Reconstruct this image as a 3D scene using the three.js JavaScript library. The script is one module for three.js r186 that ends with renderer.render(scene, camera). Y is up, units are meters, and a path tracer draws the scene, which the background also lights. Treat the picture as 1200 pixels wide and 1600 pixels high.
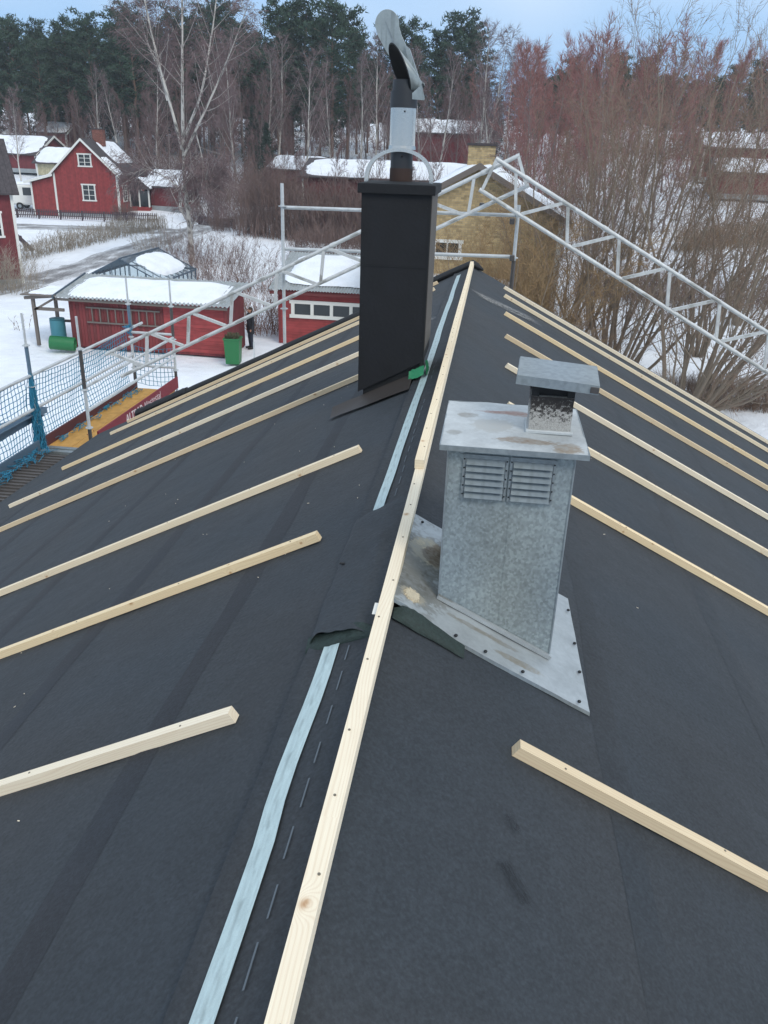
import * as THREE from 'three';
import { RoundedBoxGeometry } from 'three/addons/geometries/RoundedBoxGeometry.js';
import { mergeGeometries, toCreasedNormals } from 'three/addons/utils/BufferGeometryUtils.js';
import { ImprovedNoise } from 'three/addons/math/ImprovedNoise.js';
import { MarchingCubes } from 'three/addons/objects/MarchingCubes.js';

// ---------------------------------------------------------------- camera, sky, sun, exposure
const H = 6.6;                                   // ridge height above the yard; the ridge runs along -z at x = 0
const scene = new THREE.Scene();
const camera = new THREE.PerspectiveCamera(64.22, 3 / 4, 0.05, 900);
{
  const yaw = -0.1161, pitch = 0.41899, roll = 0.03531;
  const f = new THREE.Vector3(Math.sin(yaw) * Math.cos(pitch), -Math.sin(pitch), -Math.cos(yaw) * Math.cos(pitch));
  const r0 = new THREE.Vector3(Math.cos(yaw), 0, Math.sin(yaw)), u0 = new THREE.Vector3().crossVectors(r0, f);
  const r = r0.clone().multiplyScalar(Math.cos(roll)).addScaledVector(u0, Math.sin(roll));
  const u = u0.clone().multiplyScalar(Math.cos(roll)).addScaledVector(r0, -Math.sin(roll));
  camera.quaternion.setFromRotationMatrix(new THREE.Matrix4().makeBasis(r, u, f.clone().negate()));
  camera.position.set(0.2675, H + 1.49, 0);
}
const renderer = new THREE.WebGLRenderer({ antialias: true });
renderer.toneMapping = THREE.LinearToneMapping;
renderer.toneMappingExposure = 1.38;
renderer.shadowMap.enabled = true;

const perlin = new ImprovedNoise();
const noise = (x, y = 0, z = 0) => perlin.noise(x + 31.7, y + 11.3, z + 5.9);
const fbm = (x, y, z = 0) => noise(x, y, z) + 0.5 * noise(2 * x, 2 * y, 2 * z + 7) + 0.25 * noise(4 * x, 4 * y, 4 * z + 13);
const clamp = (v, a = 0, b = 1) => Math.min(b, Math.max(a, v));
const smooth = (a, b, v) => { const t = clamp((v - a) / (b - a)); return t * t * (3 - 2 * t); };
const mix = (a, b, t) => a + (b - a) * t;
function rng(seed) { let s = seed >>> 0; return () => { s = (s + 0x6D2B79F5) | 0; let t = Math.imul(s ^ (s >>> 15), 1 | s); t = (t + Math.imul(t ^ (t >>> 7), 61 | t)) ^ t; return ((t ^ (t >>> 14)) >>> 0) / 4294967296; }; }

{ // a winter sky: thin high cloud over pale blue
  const w = 1024, h = 512, d = new Float32Array(w * h * 4);
  for (let j = 0; j < h; j++) for (let i = 0; i < w; i++) {
    const el = ((j + 0.5) / h - 0.5) * Math.PI, az = (i / w) * Math.PI * 2, ce = Math.cos(el);
    const dx = ce * Math.cos(az), dy = Math.sin(el), dz = ce * Math.sin(az), k = 1 / (Math.max(dy, 0) + 0.22);
    const cl = clamp(0.5 + 0.75 * fbm(dx * k * 1.1, dz * k * 1.1, 3.1));
    const up = smooth(0, 0.42, dy);
    const blue = [mix(0.19, 0.36, up), mix(0.40, 0.52, up), mix(0.68, 0.74, up)], white = [0.82, 0.85, 0.88];
    const c = mix(0.12, 0.85, cl);
    const o = (j * w + i) * 4;
    for (let q = 0; q < 3; q++) d[o + q] = mix(blue[q], white[q], c * mix(0.22, 1, up)) * (dy < -0.02 ? 0.8 : 1);
    d[o + 3] = 1;
  }
  const sky = new THREE.DataTexture(d, w, h, THREE.RGBAFormat, THREE.FloatType);
  sky.mapping = THREE.EquirectangularReflectionMapping; sky.magFilter = THREE.LinearFilter; sky.minFilter = THREE.LinearFilter;
  sky.wrapS = THREE.RepeatWrapping; sky.colorSpace = THREE.LinearSRGBColorSpace; sky.needsUpdate = true;
  scene.background = sky; scene.environment = sky;
}
const sun = new THREE.DirectionalLight(new THREE.Color(1, 0.93, 0.82), 1.15);
sun.name = 'sun'; sun.position.set(40, 62, 34); sun.target.position.set(0, 0, -15); scene.add(sun, sun.target);
sun.castShadow = true; sun.shadow.radius = 40; sun.shadow.mapSize.set(4096, 4096);
Object.assign(sun.shadow.camera, { left: -80, right: 80, top: 80, bottom: -80, near: 1, far: 260 });

// ---------------------------------------------------------------- helpers: names, tags, meshes
const taken = {};
function numbered(n) { taken[n] = (taken[n] ?? -1) + 1; return taken[n] ? `${n}_${String(taken[n]).padStart(3, '0')}` : n; }
function tag(o, label, category, group, kind) { o.userData = { label, category }; if (group) o.userData.group = group; if (kind) o.userData.kind = kind; return o; }
function thing(name, label, category, pos = [0, 0, 0], turn = 0, group) {
  const g = new THREE.Group(); g.name = numbered(name); g.position.set(...pos); g.rotation.y = turn; scene.add(g); return tag(g, label, category, group);
}
function mesh(name, geo, mat, parent = scene) {
  const m = new THREE.Mesh(Array.isArray(geo) ? merge(geo) : geo, mat); m.name = parent === scene ? numbered(name) : name; parent.add(m); return m;
}
function single(name, geo, mat, label, category, group, kind) { return tag(mesh(name, geo, mat), label, category, group, kind); }
function structure(name, geo, mat) { const m = mesh(name, geo, mat); m.userData.kind = 'structure'; return m; }
function merge(list) {
  const clean = list.map(g => { const n = g.index ? g.toNonIndexed() : g.clone(); for (const k of Object.keys(n.attributes)) if (!['position', 'normal', 'uv'].includes(k)) n.deleteAttribute(k); if (!n.attributes.uv) n.setAttribute('uv', new THREE.BufferAttribute(new Float32Array(n.attributes.position.count * 2), 2)); return n; });
  return mergeGeometries(clean);
}
function uvBox(g, ou = 0, ov = 0, s = 1) {                            // uv in metres, by the way each face points
  const n = g.index ? g.toNonIndexed() : g; const p = n.attributes.position, m = n.attributes.normal, uv = new Float32Array(p.count * 2);
  for (let t = 0; t < p.count; t += 3) {
    let ax = 0, ay = 0, az = 0; for (let k = t; k < t + 3; k++) { ax += Math.abs(m.getX(k)); ay += Math.abs(m.getY(k)); az += Math.abs(m.getZ(k)); }
    for (let k = t; k < t + 3; k++) {
      const x = p.getX(k), y = p.getY(k), z = p.getZ(k);
      const [a, b] = ay >= ax && ay >= az ? [x, z] : az >= ax ? [x, y] : [z, y];
      uv[2 * k] = a * s + ou; uv[2 * k + 1] = b * s + ov;
    }
  }
  n.setAttribute('uv', new THREE.BufferAttribute(uv, 2)); return n;
}
const box = (w, h, d, x = 0, y = 0, z = 0) => uvBox(new THREE.BoxGeometry(w, h, d).translate(x, y, z));
const rbox = (w, h, d, r, x = 0, y = 0, z = 0) => uvBox(new RoundedBoxGeometry(w, h, d, 1, r).translate(x, y, z));
const V = (x, y, z) => new THREE.Vector3(x, y, z);
function rod(a, b, r, sides = 10, r2 = r) {                            // a straight tube from a to b
  const A = V(...a), B = V(...b), d = B.clone().sub(A), L = d.length();
  const g = new THREE.CylinderGeometry(r2, r, L, sides, 1).translate(0, L / 2, 0);
  g.applyQuaternion(new THREE.Quaternion().setFromUnitVectors(V(0, 1, 0), d.normalize())); return g.translate(...a);
}
function barBetween(a, b, w, h) {                                      // a square bar from a to b
  const A = V(...a), B = V(...b), d = B.clone().sub(A), L = d.length();
  const g = new THREE.BoxGeometry(L, h, w).translate(L / 2, 0, 0);
  g.applyQuaternion(new THREE.Quaternion().setFromUnitVectors(V(1, 0, 0), d.normalize())); return uvBox(g.translate(...a));
}
function extrude(pts, depth, bevel = 0) {
  const s = new THREE.Shape(pts.map(p => new THREE.Vector2(...p)));
  return uvBox(new THREE.ExtrudeGeometry(s, { depth, bevelEnabled: bevel > 0, bevelSize: bevel, bevelThickness: bevel, bevelSegments: 1 }));
}
function grid(nu, nv, fn) {                                            // fn(u, v) -> [x, y, z, tu, tv]
  const p = [], t = [], id = [];
  for (let j = 0; j <= nv; j++) for (let i = 0; i <= nu; i++) { const q = fn(i / nu, j / nv); p.push(q[0], q[1], q[2]); t.push(q[3] ?? q[0], q[4] ?? q[2]); }
  for (let j = 0; j < nv; j++) for (let i = 0; i < nu; i++) { const a = j * (nu + 1) + i, b = a + 1, c = a + nu + 1, d = c + 1; id.push(a, c, b, b, c, d); }
  const g = new THREE.BufferGeometry(); g.setAttribute('position', new THREE.Float32BufferAttribute(p, 3)); g.setAttribute('uv', new THREE.Float32BufferAttribute(t, 2)); g.setIndex(id); g.computeVertexNormals(); return g;
}

// ---------------------------------------------------------------- textures (what surfaces are made of)
function tex(w, h, fn, { srgb = true, rep = 1, repV = rep } = {}) {
  const d = new Uint8Array(w * h * 4);
  for (let j = 0; j < h; j++) for (let i = 0; i < w; i++) { const c = fn(i, j), o = (j * w + i) * 4; d[o] = clamp(c[0], 0, 255); d[o + 1] = clamp(c[1], 0, 255); d[o + 2] = clamp(c[2], 0, 255); d[o + 3] = 255; }
  const t = new THREE.DataTexture(d, w, h, THREE.RGBAFormat); t.wrapS = t.wrapT = THREE.RepeatWrapping; t.magFilter = THREE.LinearFilter; t.minFilter = THREE.LinearMipmapLinearFilter; t.generateMipmaps = true;
  t.colorSpace = srgb ? THREE.SRGBColorSpace : THREE.NoColorSpace; t.repeat.set(rep, repV); t.needsUpdate = true; return t;
}
function lattice(n, seed) { const r = rng(seed), a = new Float32Array(n * n); for (let i = 0; i < a.length; i++) a[i] = r() * 2 - 1; return a; }
const LA = lattice(256, 5), LB = lattice(256, 9);
function vn(a, x, y, per) {                                            // tiling value noise with `per` cells
  const xi = Math.floor(x), yi = Math.floor(y), fx = x - xi, fy = y - yi, u = fx * fx * (3 - 2 * fx), v = fy * fy * (3 - 2 * fy);
  const m = k => ((k % per) + per) % per, g = (i, j) => a[(m(j) % 256) * 256 + (m(i) % 256)];
  return mix(mix(g(xi, yi), g(xi + 1, yi), u), mix(g(xi, yi + 1), g(xi + 1, yi + 1), u), v);
}
const tone = (base, k) => base.map(c => c * k);
function feltTex(base, seed) {                                         // polyester felt, 4 m to the tile
  const r = rng(seed), N = 1536, scuff = [];
  for (let i = 0; i < 46; i++) scuff.push([r() * N, r() * N, r() * 6.28, 20 + r() * 120, 0.6 + r() * 2.4, (r() - 0.35) * 9]);
  const extra = new Float32Array(N * N);
  for (const [x, y, a, L, w, amp] of scuff) for (let s = 0; s < L; s++) for (let q = -4; q <= 4; q++) {
    const X = Math.floor(x + Math.cos(a + s * 0.004) * s - Math.sin(a) * q + N) % N, Y = Math.floor(y + Math.sin(a + s * 0.004) * s + Math.cos(a) * q + N) % N;
    if (r() < 0.75) extra[((Y + N) % N) * N + ((X + N) % N)] += amp * Math.exp(-q * q / (w * w)) * 0.5;
  }
  return tex(N, N, (i, j) => {
    const u = i / N, v = j / N;
    const big = vn(LA, u * 5, v * 5, 5) * 0.6 + vn(LB, u * 13, v * 13, 13) * 0.5, mid = vn(LA, u * 61, v * 61, 61), fine = vn(LB, u * 512, v * 512, 512) * 0.45 + LA[((j * 37) & 255) * 256 + ((i * 11 + (j >> 3) * 5) & 255)] * 0.35 + vn(LA, i * 0.5 + 7, j * 0.5, N / 2) * 0.3;
    const k = 1 + big * 0.05 + mid * 0.035 + fine * 0.24, hue = vn(LB, u * 9 + 3, v * 9, 9);
    const e = extra[j * N + i];
    return [base[0] * k + e + hue * 1.6, base[1] * k + e, base[2] * k + e - hue * 1.2];
  }, { rep: 0.25 });
}
const feltMap = feltTex([48, 52, 56], 11), feltDarkMap = feltTex([40, 43, 48], 23), feltMidMap = feltTex([45, 49, 53], 29), feltGreenMap = feltTex([36, 50, 46], 37);
const fabricBump = tex(512, 512, (i, j) => { const k = 128 + 70 * vn(LA, i / 2, j / 2, 256) + 50 * vn(LB, i / 9, j / 9, 57); return [k, k, k]; }, { srgb: false, rep: 2 });
const creaseBump = tex(512, 512, (i, j) => { const u = i / 512, v = j / 512; const k = 128 + 80 * vn(LA, u * 7, v * 7, 7) + 40 * vn(LB, u * 24, v * 24, 24) + 20 * vn(LA, u * 120, v * 120, 120); return [k, k, k]; }, { srgb: false, rep: 0.6 });
function woodTex(seed, base, dark) {                                   // planed spruce, grain along u, 2 m x 0.25 m
  const r = rng(seed), knots = []; for (let i = 0; i < 9; i++) knots.push([r(), r(), 0.006 + r() * 0.006]);
  return tex(2048, 256, (i, j) => {
    const u = i / 2048, v = j / 256; let warp = vn(LA, u * 7, v * 5, 35) * 0.05 + vn(LB, u * 3, v * 3, 21) * 0.08, kn = 0;
    for (const [a, b, s] of knots) { let du = Math.abs(u - a); du = Math.min(du, 1 - du) * 2; let dv = Math.abs(v - b); dv = Math.min(dv, 1 - dv) * 0.25; const q = Math.hypot(du, dv * 1.3); kn = Math.max(kn, Math.exp(-(q * q) / (s * s))); warp += 0.12 * Math.exp(-(q * q) / (s * s * 9)); }
    const ring = 0.5 + 0.5 * Math.sin((v + warp) * 6.283 * 22 + vn(LB, u * 2, v * 9, 18) * 3), fib = vn(LA, u * 40, v * 256, 256);
    const k = 0.10 * Math.pow(ring, 3) + 0.035 * fib + 0.03 * vn(LB, u * 6, v * 8, 48) + 0.62 * kn;
    return [mix(base[0], dark[0], k), mix(base[1], dark[1], k), mix(base[2], dark[2], k)];
  }, { rep: 0.5, repV: 4 });
}
const woodMap = woodTex(3, [240, 226, 200], [158, 108, 66]), woodMap2 = woodTex(8, [236, 219, 188], [158, 106, 62]);
function galvTex(base, cell, amp, seed, N = 1024) {                    // hot-dip zinc: crystal flakes, 1 m to the tile
  const r = rng(seed), C = Math.round(1 / cell), pt = []; for (let i = 0; i < C * C; i++) pt.push([r(), r(), r() * 2 - 1]);
  return tex(N, N, (i, j) => {
    const x = i / N * C, y = j / N * C, xi = Math.floor(x), yi = Math.floor(y); let best = 9, val = 0;
    for (let b = -1; b <= 1; b++) for (let a = -1; a <= 1; a++) { const p = pt[((yi + b + C) % C) * C + ((xi + a + C) % C)], dx = xi + a + p[0] - x, dy = yi + b + p[1] - y, q = dx * dx + dy * dy * 0.7; if (q < best) { best = q; val = p[2]; } }
    const k = 1 + amp * val + 0.05 * vn(LA, i / N * 6, j / N * 6, 6) + 0.05 * vn(LB, i / N * 90, j / N * 90, 90), h = vn(LB, i / N * 4, j / N * 4, 4) * 5;
    return [base[0] * k + h, base[1] * k + h * 0.4, base[2] * k - h * 0.6];
  });
}
const galvMap = galvTex([144, 154, 156], 0.0085, 0.085, 4), galvSmooth = galvTex([136, 144, 147], 0.02, 0.035, 6, 512);
function stainTex(base, spots, N, size, streak = 0) {                  // spots: [x, y, rx, ry, colour, strength] in metres on a `size` metre sheet
  return tex(N, N, (i, j) => {
    const x = i / N * size, y = j / N * size, n = vn(LA, i / N * 40, j / N * 40, 40) * 0.5 + vn(LB, i / N * 110, j / N * 110, 110) * 0.5, g = vn(LB, i / N * 14, j / N * 14, 14);
    let c = tone(base, 1 + 0.05 * n + 0.05 * g);
    for (const [a, b, rx, ry, col, s] of spots) { const q = Math.hypot((x - a) / rx, (y - b) / ry) + n * 0.35 + g * 0.3; const k = s * (1 - smooth(0.72, 1.05, q)) * (0.7 + 0.5 * n); if (k > 0) c = c.map((v, m) => mix(v, col[m], clamp(k))); }
    if (streak) { const q = vn(LA, i / N * 60, j / N * 6, 60); if (q > 0.35) c = tone(c, 1 - streak * (q - 0.35)); }
    return c;
  }, { rep: 1 / size });
}
const boardTex = (base, horizontal = false) => tex(512, 512, (i, j) => {   // painted boards too fine to tell apart from here, 2 m to the tile
  const a = horizontal ? j : i, b = horizontal ? i : j, plank = Math.floor(a / 32), e = (a % 32) / 32;
  const k = 1 + LA[plank * 7 + 3] * 0.07 + vn(LB, a / 6, b / 60, 85) * 0.06 + vn(LA, i / 40, j / 40, 13) * 0.07 - (e < 0.07 ? 0.16 : 0);
  return tone(base, k);
}, { rep: 0.5 });
const snowBump = tex(512, 512, (i, j) => { const k = 128 + 60 * vn(LA, i / 40, j / 40, 13) + 40 * vn(LB, i / 12, j / 12, 43) + 25 * vn(LA, i / 3, j / 3, 171); return [k, k, k]; }, { srgb: false, rep: 0.33 });
const slushMap = tex(1024, 512, (i, j) => {                            // packed, dirty snow with bare wheel tracks; u along the road
  const u = i / 1024, v = j / 512, n = vn(LA, u * 24, v * 60, 24) * 0.5 + vn(LB, u * 60, v * 120, 60) * 0.5, m = vn(LB, u * 7, v * 9, 63);
  const tr = Math.max(Math.exp(-(((v - 0.33) / 0.09) ** 2)), Math.exp(-(((v - 0.68) / 0.09) ** 2)));
  const edge = smooth(0.0, 0.16, v + n * 0.10) * (1 - smooth(0.84, 1, v + n * 0.10));
  const k = clamp(edge * (0.50 + 0.35 * tr + 0.45 * n + 0.35 * m));
  return [mix(226, 118, k), mix(230, 117, k), mix(234, 118, k)];
}, { rep: 1 });
const snowMap = tex(512, 512, (i, j) => { const k = 1 + 0.02 * vn(LA, i / 64, j / 64, 8) + 0.02 * vn(LB, i / 16, j / 16, 32); return [232 * k, 236 * k, 241 * k]; }, { rep: 0.08 });

// ---------------------------------------------------------------- materials
const M = {};
const std = (name, o) => { const m = new THREE.MeshStandardMaterial({ roughness: 0.85, metalness: 0, side: THREE.DoubleSide, ...o }); m.name = name; return (M[name] = m); };
const lin = (r, g, b) => new THREE.Color().setRGB(r, g, b);
std('felt', { map: feltMap, bumpMap: creaseBump, bumpScale: 0.009, roughness: 0.8 });
std('felt_strip', { map: feltDarkMap, bumpMap: fabricBump, bumpScale: 0.001, roughness: 0.82 });
std('felt_seam', { map: feltMidMap, bumpMap: creaseBump, bumpScale: 0.009, roughness: 0.8 });
std('felt_green', { map: feltGreenMap, bumpMap: fabricBump, bumpScale: 0.002, roughness: 0.7 });
std('felt_roll', { color: '#1f2124', bumpMap: creaseBump, bumpScale: 0.01, roughness: 0.75 });
std('tape', { map: tex(256, 512, (i, j) => { const n = vn(LA, i / 3, j / 3, 85) * 0.03 + vn(LB, i / 24, j / 40, 10) * 0.05, m = Math.exp(-(((i - 128 - 26 * vn(LA, 3, j / 64, 8)) / 26) ** 2)) * Math.max(0, 0.25 + vn(LB, i / 40, j / 30, 17)) * 0.16, k = 1 + n - m; return [178 * k, 196 * k, 196 * k]; }, { rep: 14, repV: 2 }), roughness: 0.45, bumpMap: fabricBump, bumpScale: 0.0015 });
const smearTex = tex(256, 256, (i, j) => { const u = i / 256, v = j / 256, n = vn(LA, u * 9, v * 40, 40) * 0.6 + vn(LB, u * 60, v * 90, 90) * 0.6; const e = smooth(0, 0.3, v) * (1 - smooth(0.7, 1, v)) * smooth(0, 0.2, u) * (1 - smooth(0.75, 1, u)); const k = 255 * clamp(e * (0.45 + n)); return [k, k, k]; }, { srgb: false });
std('dust', { color: '#a9a7a2', roughness: 0.95, alphaMap: smearTex, transparent: true, opacity: 0.7 });
std('scuff', { color: '#17191c', roughness: 0.9, alphaMap: smearTex, transparent: true, opacity: 0.6 });
std('chalk', { color: '#5d656b', roughness: 0.9 });
std('wood', { map: woodMap, roughness: 0.72 });
std('wood_warm', { map: woodMap2, roughness: 0.72 });
std('wood_grey', { map: woodMap, color: '#e9e0d2', roughness: 0.78 });
std('wood_gold', { map: woodMap2, color: '#fff8ea', roughness: 0.7 });
std('wood_end', { color: '#c99a5c', roughness: 0.85 });
std('screw', { color: '#7a7264', roughness: 0.5, metalness: 0.4 });
std('black_screw', { color: '#17181a', roughness: 0.5 });
std('galv', { map: galvMap, roughness: 0.55, metalness: 0.35 });
std('galv_plain', { map: galvSmooth, roughness: 0.5, metalness: 0.35 });
std('louvre', { map: galvSmooth, color: '#d8dcdd', roughness: 0.6, metalness: 0.3 });
std('cap_zinc', { map: stainTex([186, 190, 190], [[0.24, 0.42, 0.12, 0.022, [152, 118, 106], 0.9], [0.33, 0.40, 0.09, 0.02, [150, 118, 104], 0.8], [0.31, 0.10, 0.11, 0.03, [132, 112, 92], 0.85], [0.10, 0.36, 0.05, 0.03, [128, 122, 112], 0.6], [0.47, 0.05, 0.06, 0.05, [140, 120, 98], 0.8], [0.2, 0.25, 0.1, 0.09, [170, 168, 160], 0.6], [0.05, 0.15, 0.03, 0.03, [120, 116, 108], 0.5]], 1024, 1), roughness: 0.55, metalness: 0.25 });
std('flashing', { map: stainTex([168, 173, 174], [[0.06, 0.42, 0.15, 0.40, [112, 110, 102], 0.95], [0.09, 0.60, 0.075, 0.13, [196, 184, 156], 1.0], [0.125, 0.58, 0.04, 0.075, [82, 66, 50], 1.0], [0.15, 0.66, 0.03, 0.04, [104, 84, 62], 0.8], [0.08, 0.16, 0.05, 0.06, [200, 188, 164], 0.9], [0.33, 0.20, 0.14, 0.02, [130, 122, 108], 0.7], [0.5, 0.13, 0.1, 0.02, [128, 116, 96], 0.7], [0.05, 0.45, 0.06, 0.2, [140, 140, 134], 0.6]], 1024, 1), roughness: 0.5, metalness: 0.35 });
std('sealant', { map: stainTex([206, 192, 164], [[0.5, 0.5, 0.2, 0.2, [168, 140, 110], 0.6]], 256, 1), roughness: 0.7, bumpMap: fabricBump, bumpScale: 0.006 });
std('soot', { map: tex(512, 512, (i, j) => { const u = i / 512, v = j / 512, n = vn(LA, u * 18, v * 18, 18) * 0.6 + vn(LB, u * 70, v * 70, 70) * 0.5, k = clamp(smooth(0.42, 0.85, v + n * 0.42)) ; const s = clamp(0.5 + 0.9 * vn(LA, u * 120, v * 40, 120)); const b = mix(176, 128, s * 0.6); return [mix(b, 40, k), mix(b * 0.99, 37, k), mix(b * 0.96, 36, k)]; }), roughness: 0.85 });
std('dark_metal', { color: '#16181a', roughness: 0.7, metalness: 0.2 });
std('black_clad', { map: tex(512, 512, (i, j) => { const k = 1 + 0.1 * vn(LA, i / 2, j / 2, 256) + 0.12 * vn(LB, i / 60, j / 60, 8); return [18 * k, 20 * k, 24 * k]; }), roughness: 0.85, metalness: 0.0, bumpMap: creaseBump, bumpScale: 0.006 });
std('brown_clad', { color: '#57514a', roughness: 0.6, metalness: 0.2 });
std('base_flash', { color: '#3e3936', roughness: 0.6, metalness: 0.15 });
std('steel', { color: '#c6c2ba', roughness: 0.2, metalness: 0.95 });
std('rust', { color: '#3a2a24', roughness: 0.85 });
std('soot_black', { color: '#1b1a19', roughness: 0.95 });
std('soot_steel', { color: '#35373a', roughness: 0.5, metalness: 0.5 });
std('cowl', { map: stainTex([150, 157, 156], [[0.3, 0.5, 0.1, 0.3, [120, 126, 122], 0.6], [0.7, 0.4, 0.12, 0.3, [160, 168, 164], 0.5]], 256, 1, 0.2), roughness: 0.38, metalness: 0.55 });
std('green_membrane', { color: '#17794e', roughness: 0.5 });
std('scaffold', { map: stainTex([188, 192, 193], [[0.3, 0.3, 0.15, 0.2, [150, 150, 146], 0.6], [0.7, 0.7, 0.2, 0.1, [204, 206, 206], 0.6]], 256, 1), roughness: 0.5, metalness: 0.15 });
std('scaffold_dark', { color: '#53504f', roughness: 0.55, metalness: 0.4 });
std('alu', { map: stainTex([196, 198, 197], [[0.3, 0.3, 0.15, 0.2, [146, 147, 142], 0.9], [0.6, 0.15, 0.1, 0.08, [128, 126, 120], 0.8], [0.15, 0.8, 0.1, 0.12, [150, 150, 146], 0.8], [0.7, 0.7, 0.2, 0.1, [218, 220, 218], 0.6]], 256, 1), roughness: 0.5, metalness: 0.1 });
std('net', { color: '#2f8cab', roughness: 0.7 });
std('net_bunch', { color: '#2f86a8', roughness: 0.7 });
std('plywood', { map: stainTex([198, 150, 78], [[0.5, 0.5, 0.3, 0.2, [182, 134, 66], 0.5], [0.8, 0.2, 0.15, 0.1, [168, 126, 70], 0.5]], 512, 1), roughness: 0.8 });
std('deck_steel', { map: stainTex([96, 92, 90], [[0.4, 0.4, 0.3, 0.2, [74, 66, 60], 0.6]], 256, 1), roughness: 0.7, metalness: 0.3 });
std('toe_red', { color: '#7d2530', roughness: 0.7 });
std('toe_dark', { color: '#5a3438', roughness: 0.75 });
std('steel_blue', { color: '#5f7587', roughness: 0.6, metalness: 0.3 });
std('snow', { map: snowMap, bumpMap: snowBump, bumpScale: 0.05, roughness: 0.95 });
std('slush', { map: slushMap, bumpMap: snowBump, bumpScale: 0.04, roughness: 0.8 });
std('red_boards', { map: boardTex([138, 58, 58]), roughness: 0.9 });
std('red_bright', { map: boardTex([150, 64, 64], true), roughness: 0.9 });
std('red_dark', { map: boardTex([112, 50, 54]), roughness: 0.9 });
std('red_plank', { color: '#7b3637', roughness: 0.9 });
std('red_plank_old', { color: '#6b3434', roughness: 0.92 });
std('tan_wall', { map: tex(512, 512, (i, j) => { const row = Math.floor(j / 10), sx = i + (row % 2) * 14, m = (j % 10 < 2) || (sx % 28 < 2); const k = 1 + LA[row * 13 + Math.floor(sx / 28) * 3 + 40] * 0.12 + 0.06 * vn(LB, i / 8, j / 8, 64); return tone(m ? [156, 142, 116] : [170, 148, 108], k); }, { rep: 0.25 }), roughness: 0.9 });
std('cream_wall', { map: boardTex([178, 170, 140]), roughness: 0.9 });
std('white_paint', { color: '#dcdcd6', roughness: 0.7 });
std('roof_dark', { map: tex(256, 256, (i, j) => { const k = 1 + 0.15 * vn(LA, i / 8, j / 8, 32) - (j % 32 < 4 ? 0.25 : 0); return [70 * k, 64 * k, 66 * k]; }, { rep: 0.4 }), roughness: 0.85 });
std('brick', { map: tex(256, 256, (i, j) => { const row = Math.floor(j / 10), m = (j % 10 < 2) || ((i + (row % 2) * 14) % 28 < 2); const k = 1 + 0.15 * vn(LB, i / 14, j / 7, 18); return tone(m ? [120, 106, 98] : [126, 70, 58], k); }, { rep: 0.5 }), roughness: 0.9 });
std('glass_dark', { color: '#2c3236', roughness: 0.08, metalness: 0.0 });
std('eternit', { map: stainTex([148, 154, 156], [[0.3, 0.6, 0.2, 0.2, [122, 124, 120], 0.6], [0.8, 0.2, 0.2, 0.3, [164, 170, 172], 0.5]], 256, 1), roughness: 0.85 });
std('gh_frame', { color: '#4c5b68', roughness: 0.55, metalness: 0.3 });
M.glass = new THREE.MeshPhysicalMaterial({ color: '#e6eef0', transmission: 1, thickness: 0, roughness: 0.08, ior: 1.45, side: THREE.DoubleSide }); M.glass.name = 'glass';
std('old_wood', { color: '#6e6660', roughness: 0.9 });
std('barrel_teal', { color: '#3f7f8c', roughness: 0.5 });
std('barrel_green', { color: '#1b6b3c', roughness: 0.45 });
std('bin_green', { color: '#1d6b3a', roughness: 0.5 });
std('litter', { color: '#4c4a34', roughness: 0.95 });
std('fence_dark', { color: '#4a3f45', roughness: 0.9 });
std('coat', { color: '#23252c', roughness: 0.9 });
std('jeans', { color: '#252d3c', roughness: 0.9 });
std('skin', { color: '#b98a72', roughness: 0.6 });
std('hair', { color: '#3a2c24', roughness: 0.8 });
std('shoe', { color: '#1c1b1a', roughness: 0.7 });
// trees
std('birch_bark', { vertexColors: true, roughness: 0.85 });
std('birch_limb', { color: lin(0.42, 0.38, 0.35), roughness: 0.9 });
std('birch_twig', { color: lin(0.17, 0.12, 0.12), roughness: 0.95 });
std('alder_bark', { color: lin(0.20, 0.165, 0.15), roughness: 0.95 });
std('alder_twig', { color: lin(0.17, 0.105, 0.10), roughness: 0.95 });
std('red_twig', { color: lin(0.27, 0.125, 0.11), roughness: 0.95 });
std('willow_bark', { color: lin(0.22, 0.175, 0.13), roughness: 0.95 });
std('willow_twig', { color: lin(0.21, 0.145, 0.105), roughness: 0.95 });
std('yellow_twig', { color: lin(0.27, 0.175, 0.085), roughness: 0.95 });
std('pine_bark', { color: lin(0.19, 0.12, 0.085), roughness: 0.95 });
std('pine_needle', { color: lin(0.034, 0.066, 0.040), roughness: 0.9 });
std('spruce_needle', { color: lin(0.028, 0.052, 0.035), roughness: 0.9 });
std('hedge_twig', { color: lin(0.30, 0.26, 0.21), roughness: 0.95 });
std('hedge_dark', { color: lin(0.17, 0.115, 0.10), roughness: 0.95 });
std('dry_leaf', { color: lin(0.22, 0.105, 0.065), roughness: 0.9 });
console.log('materials');
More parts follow.
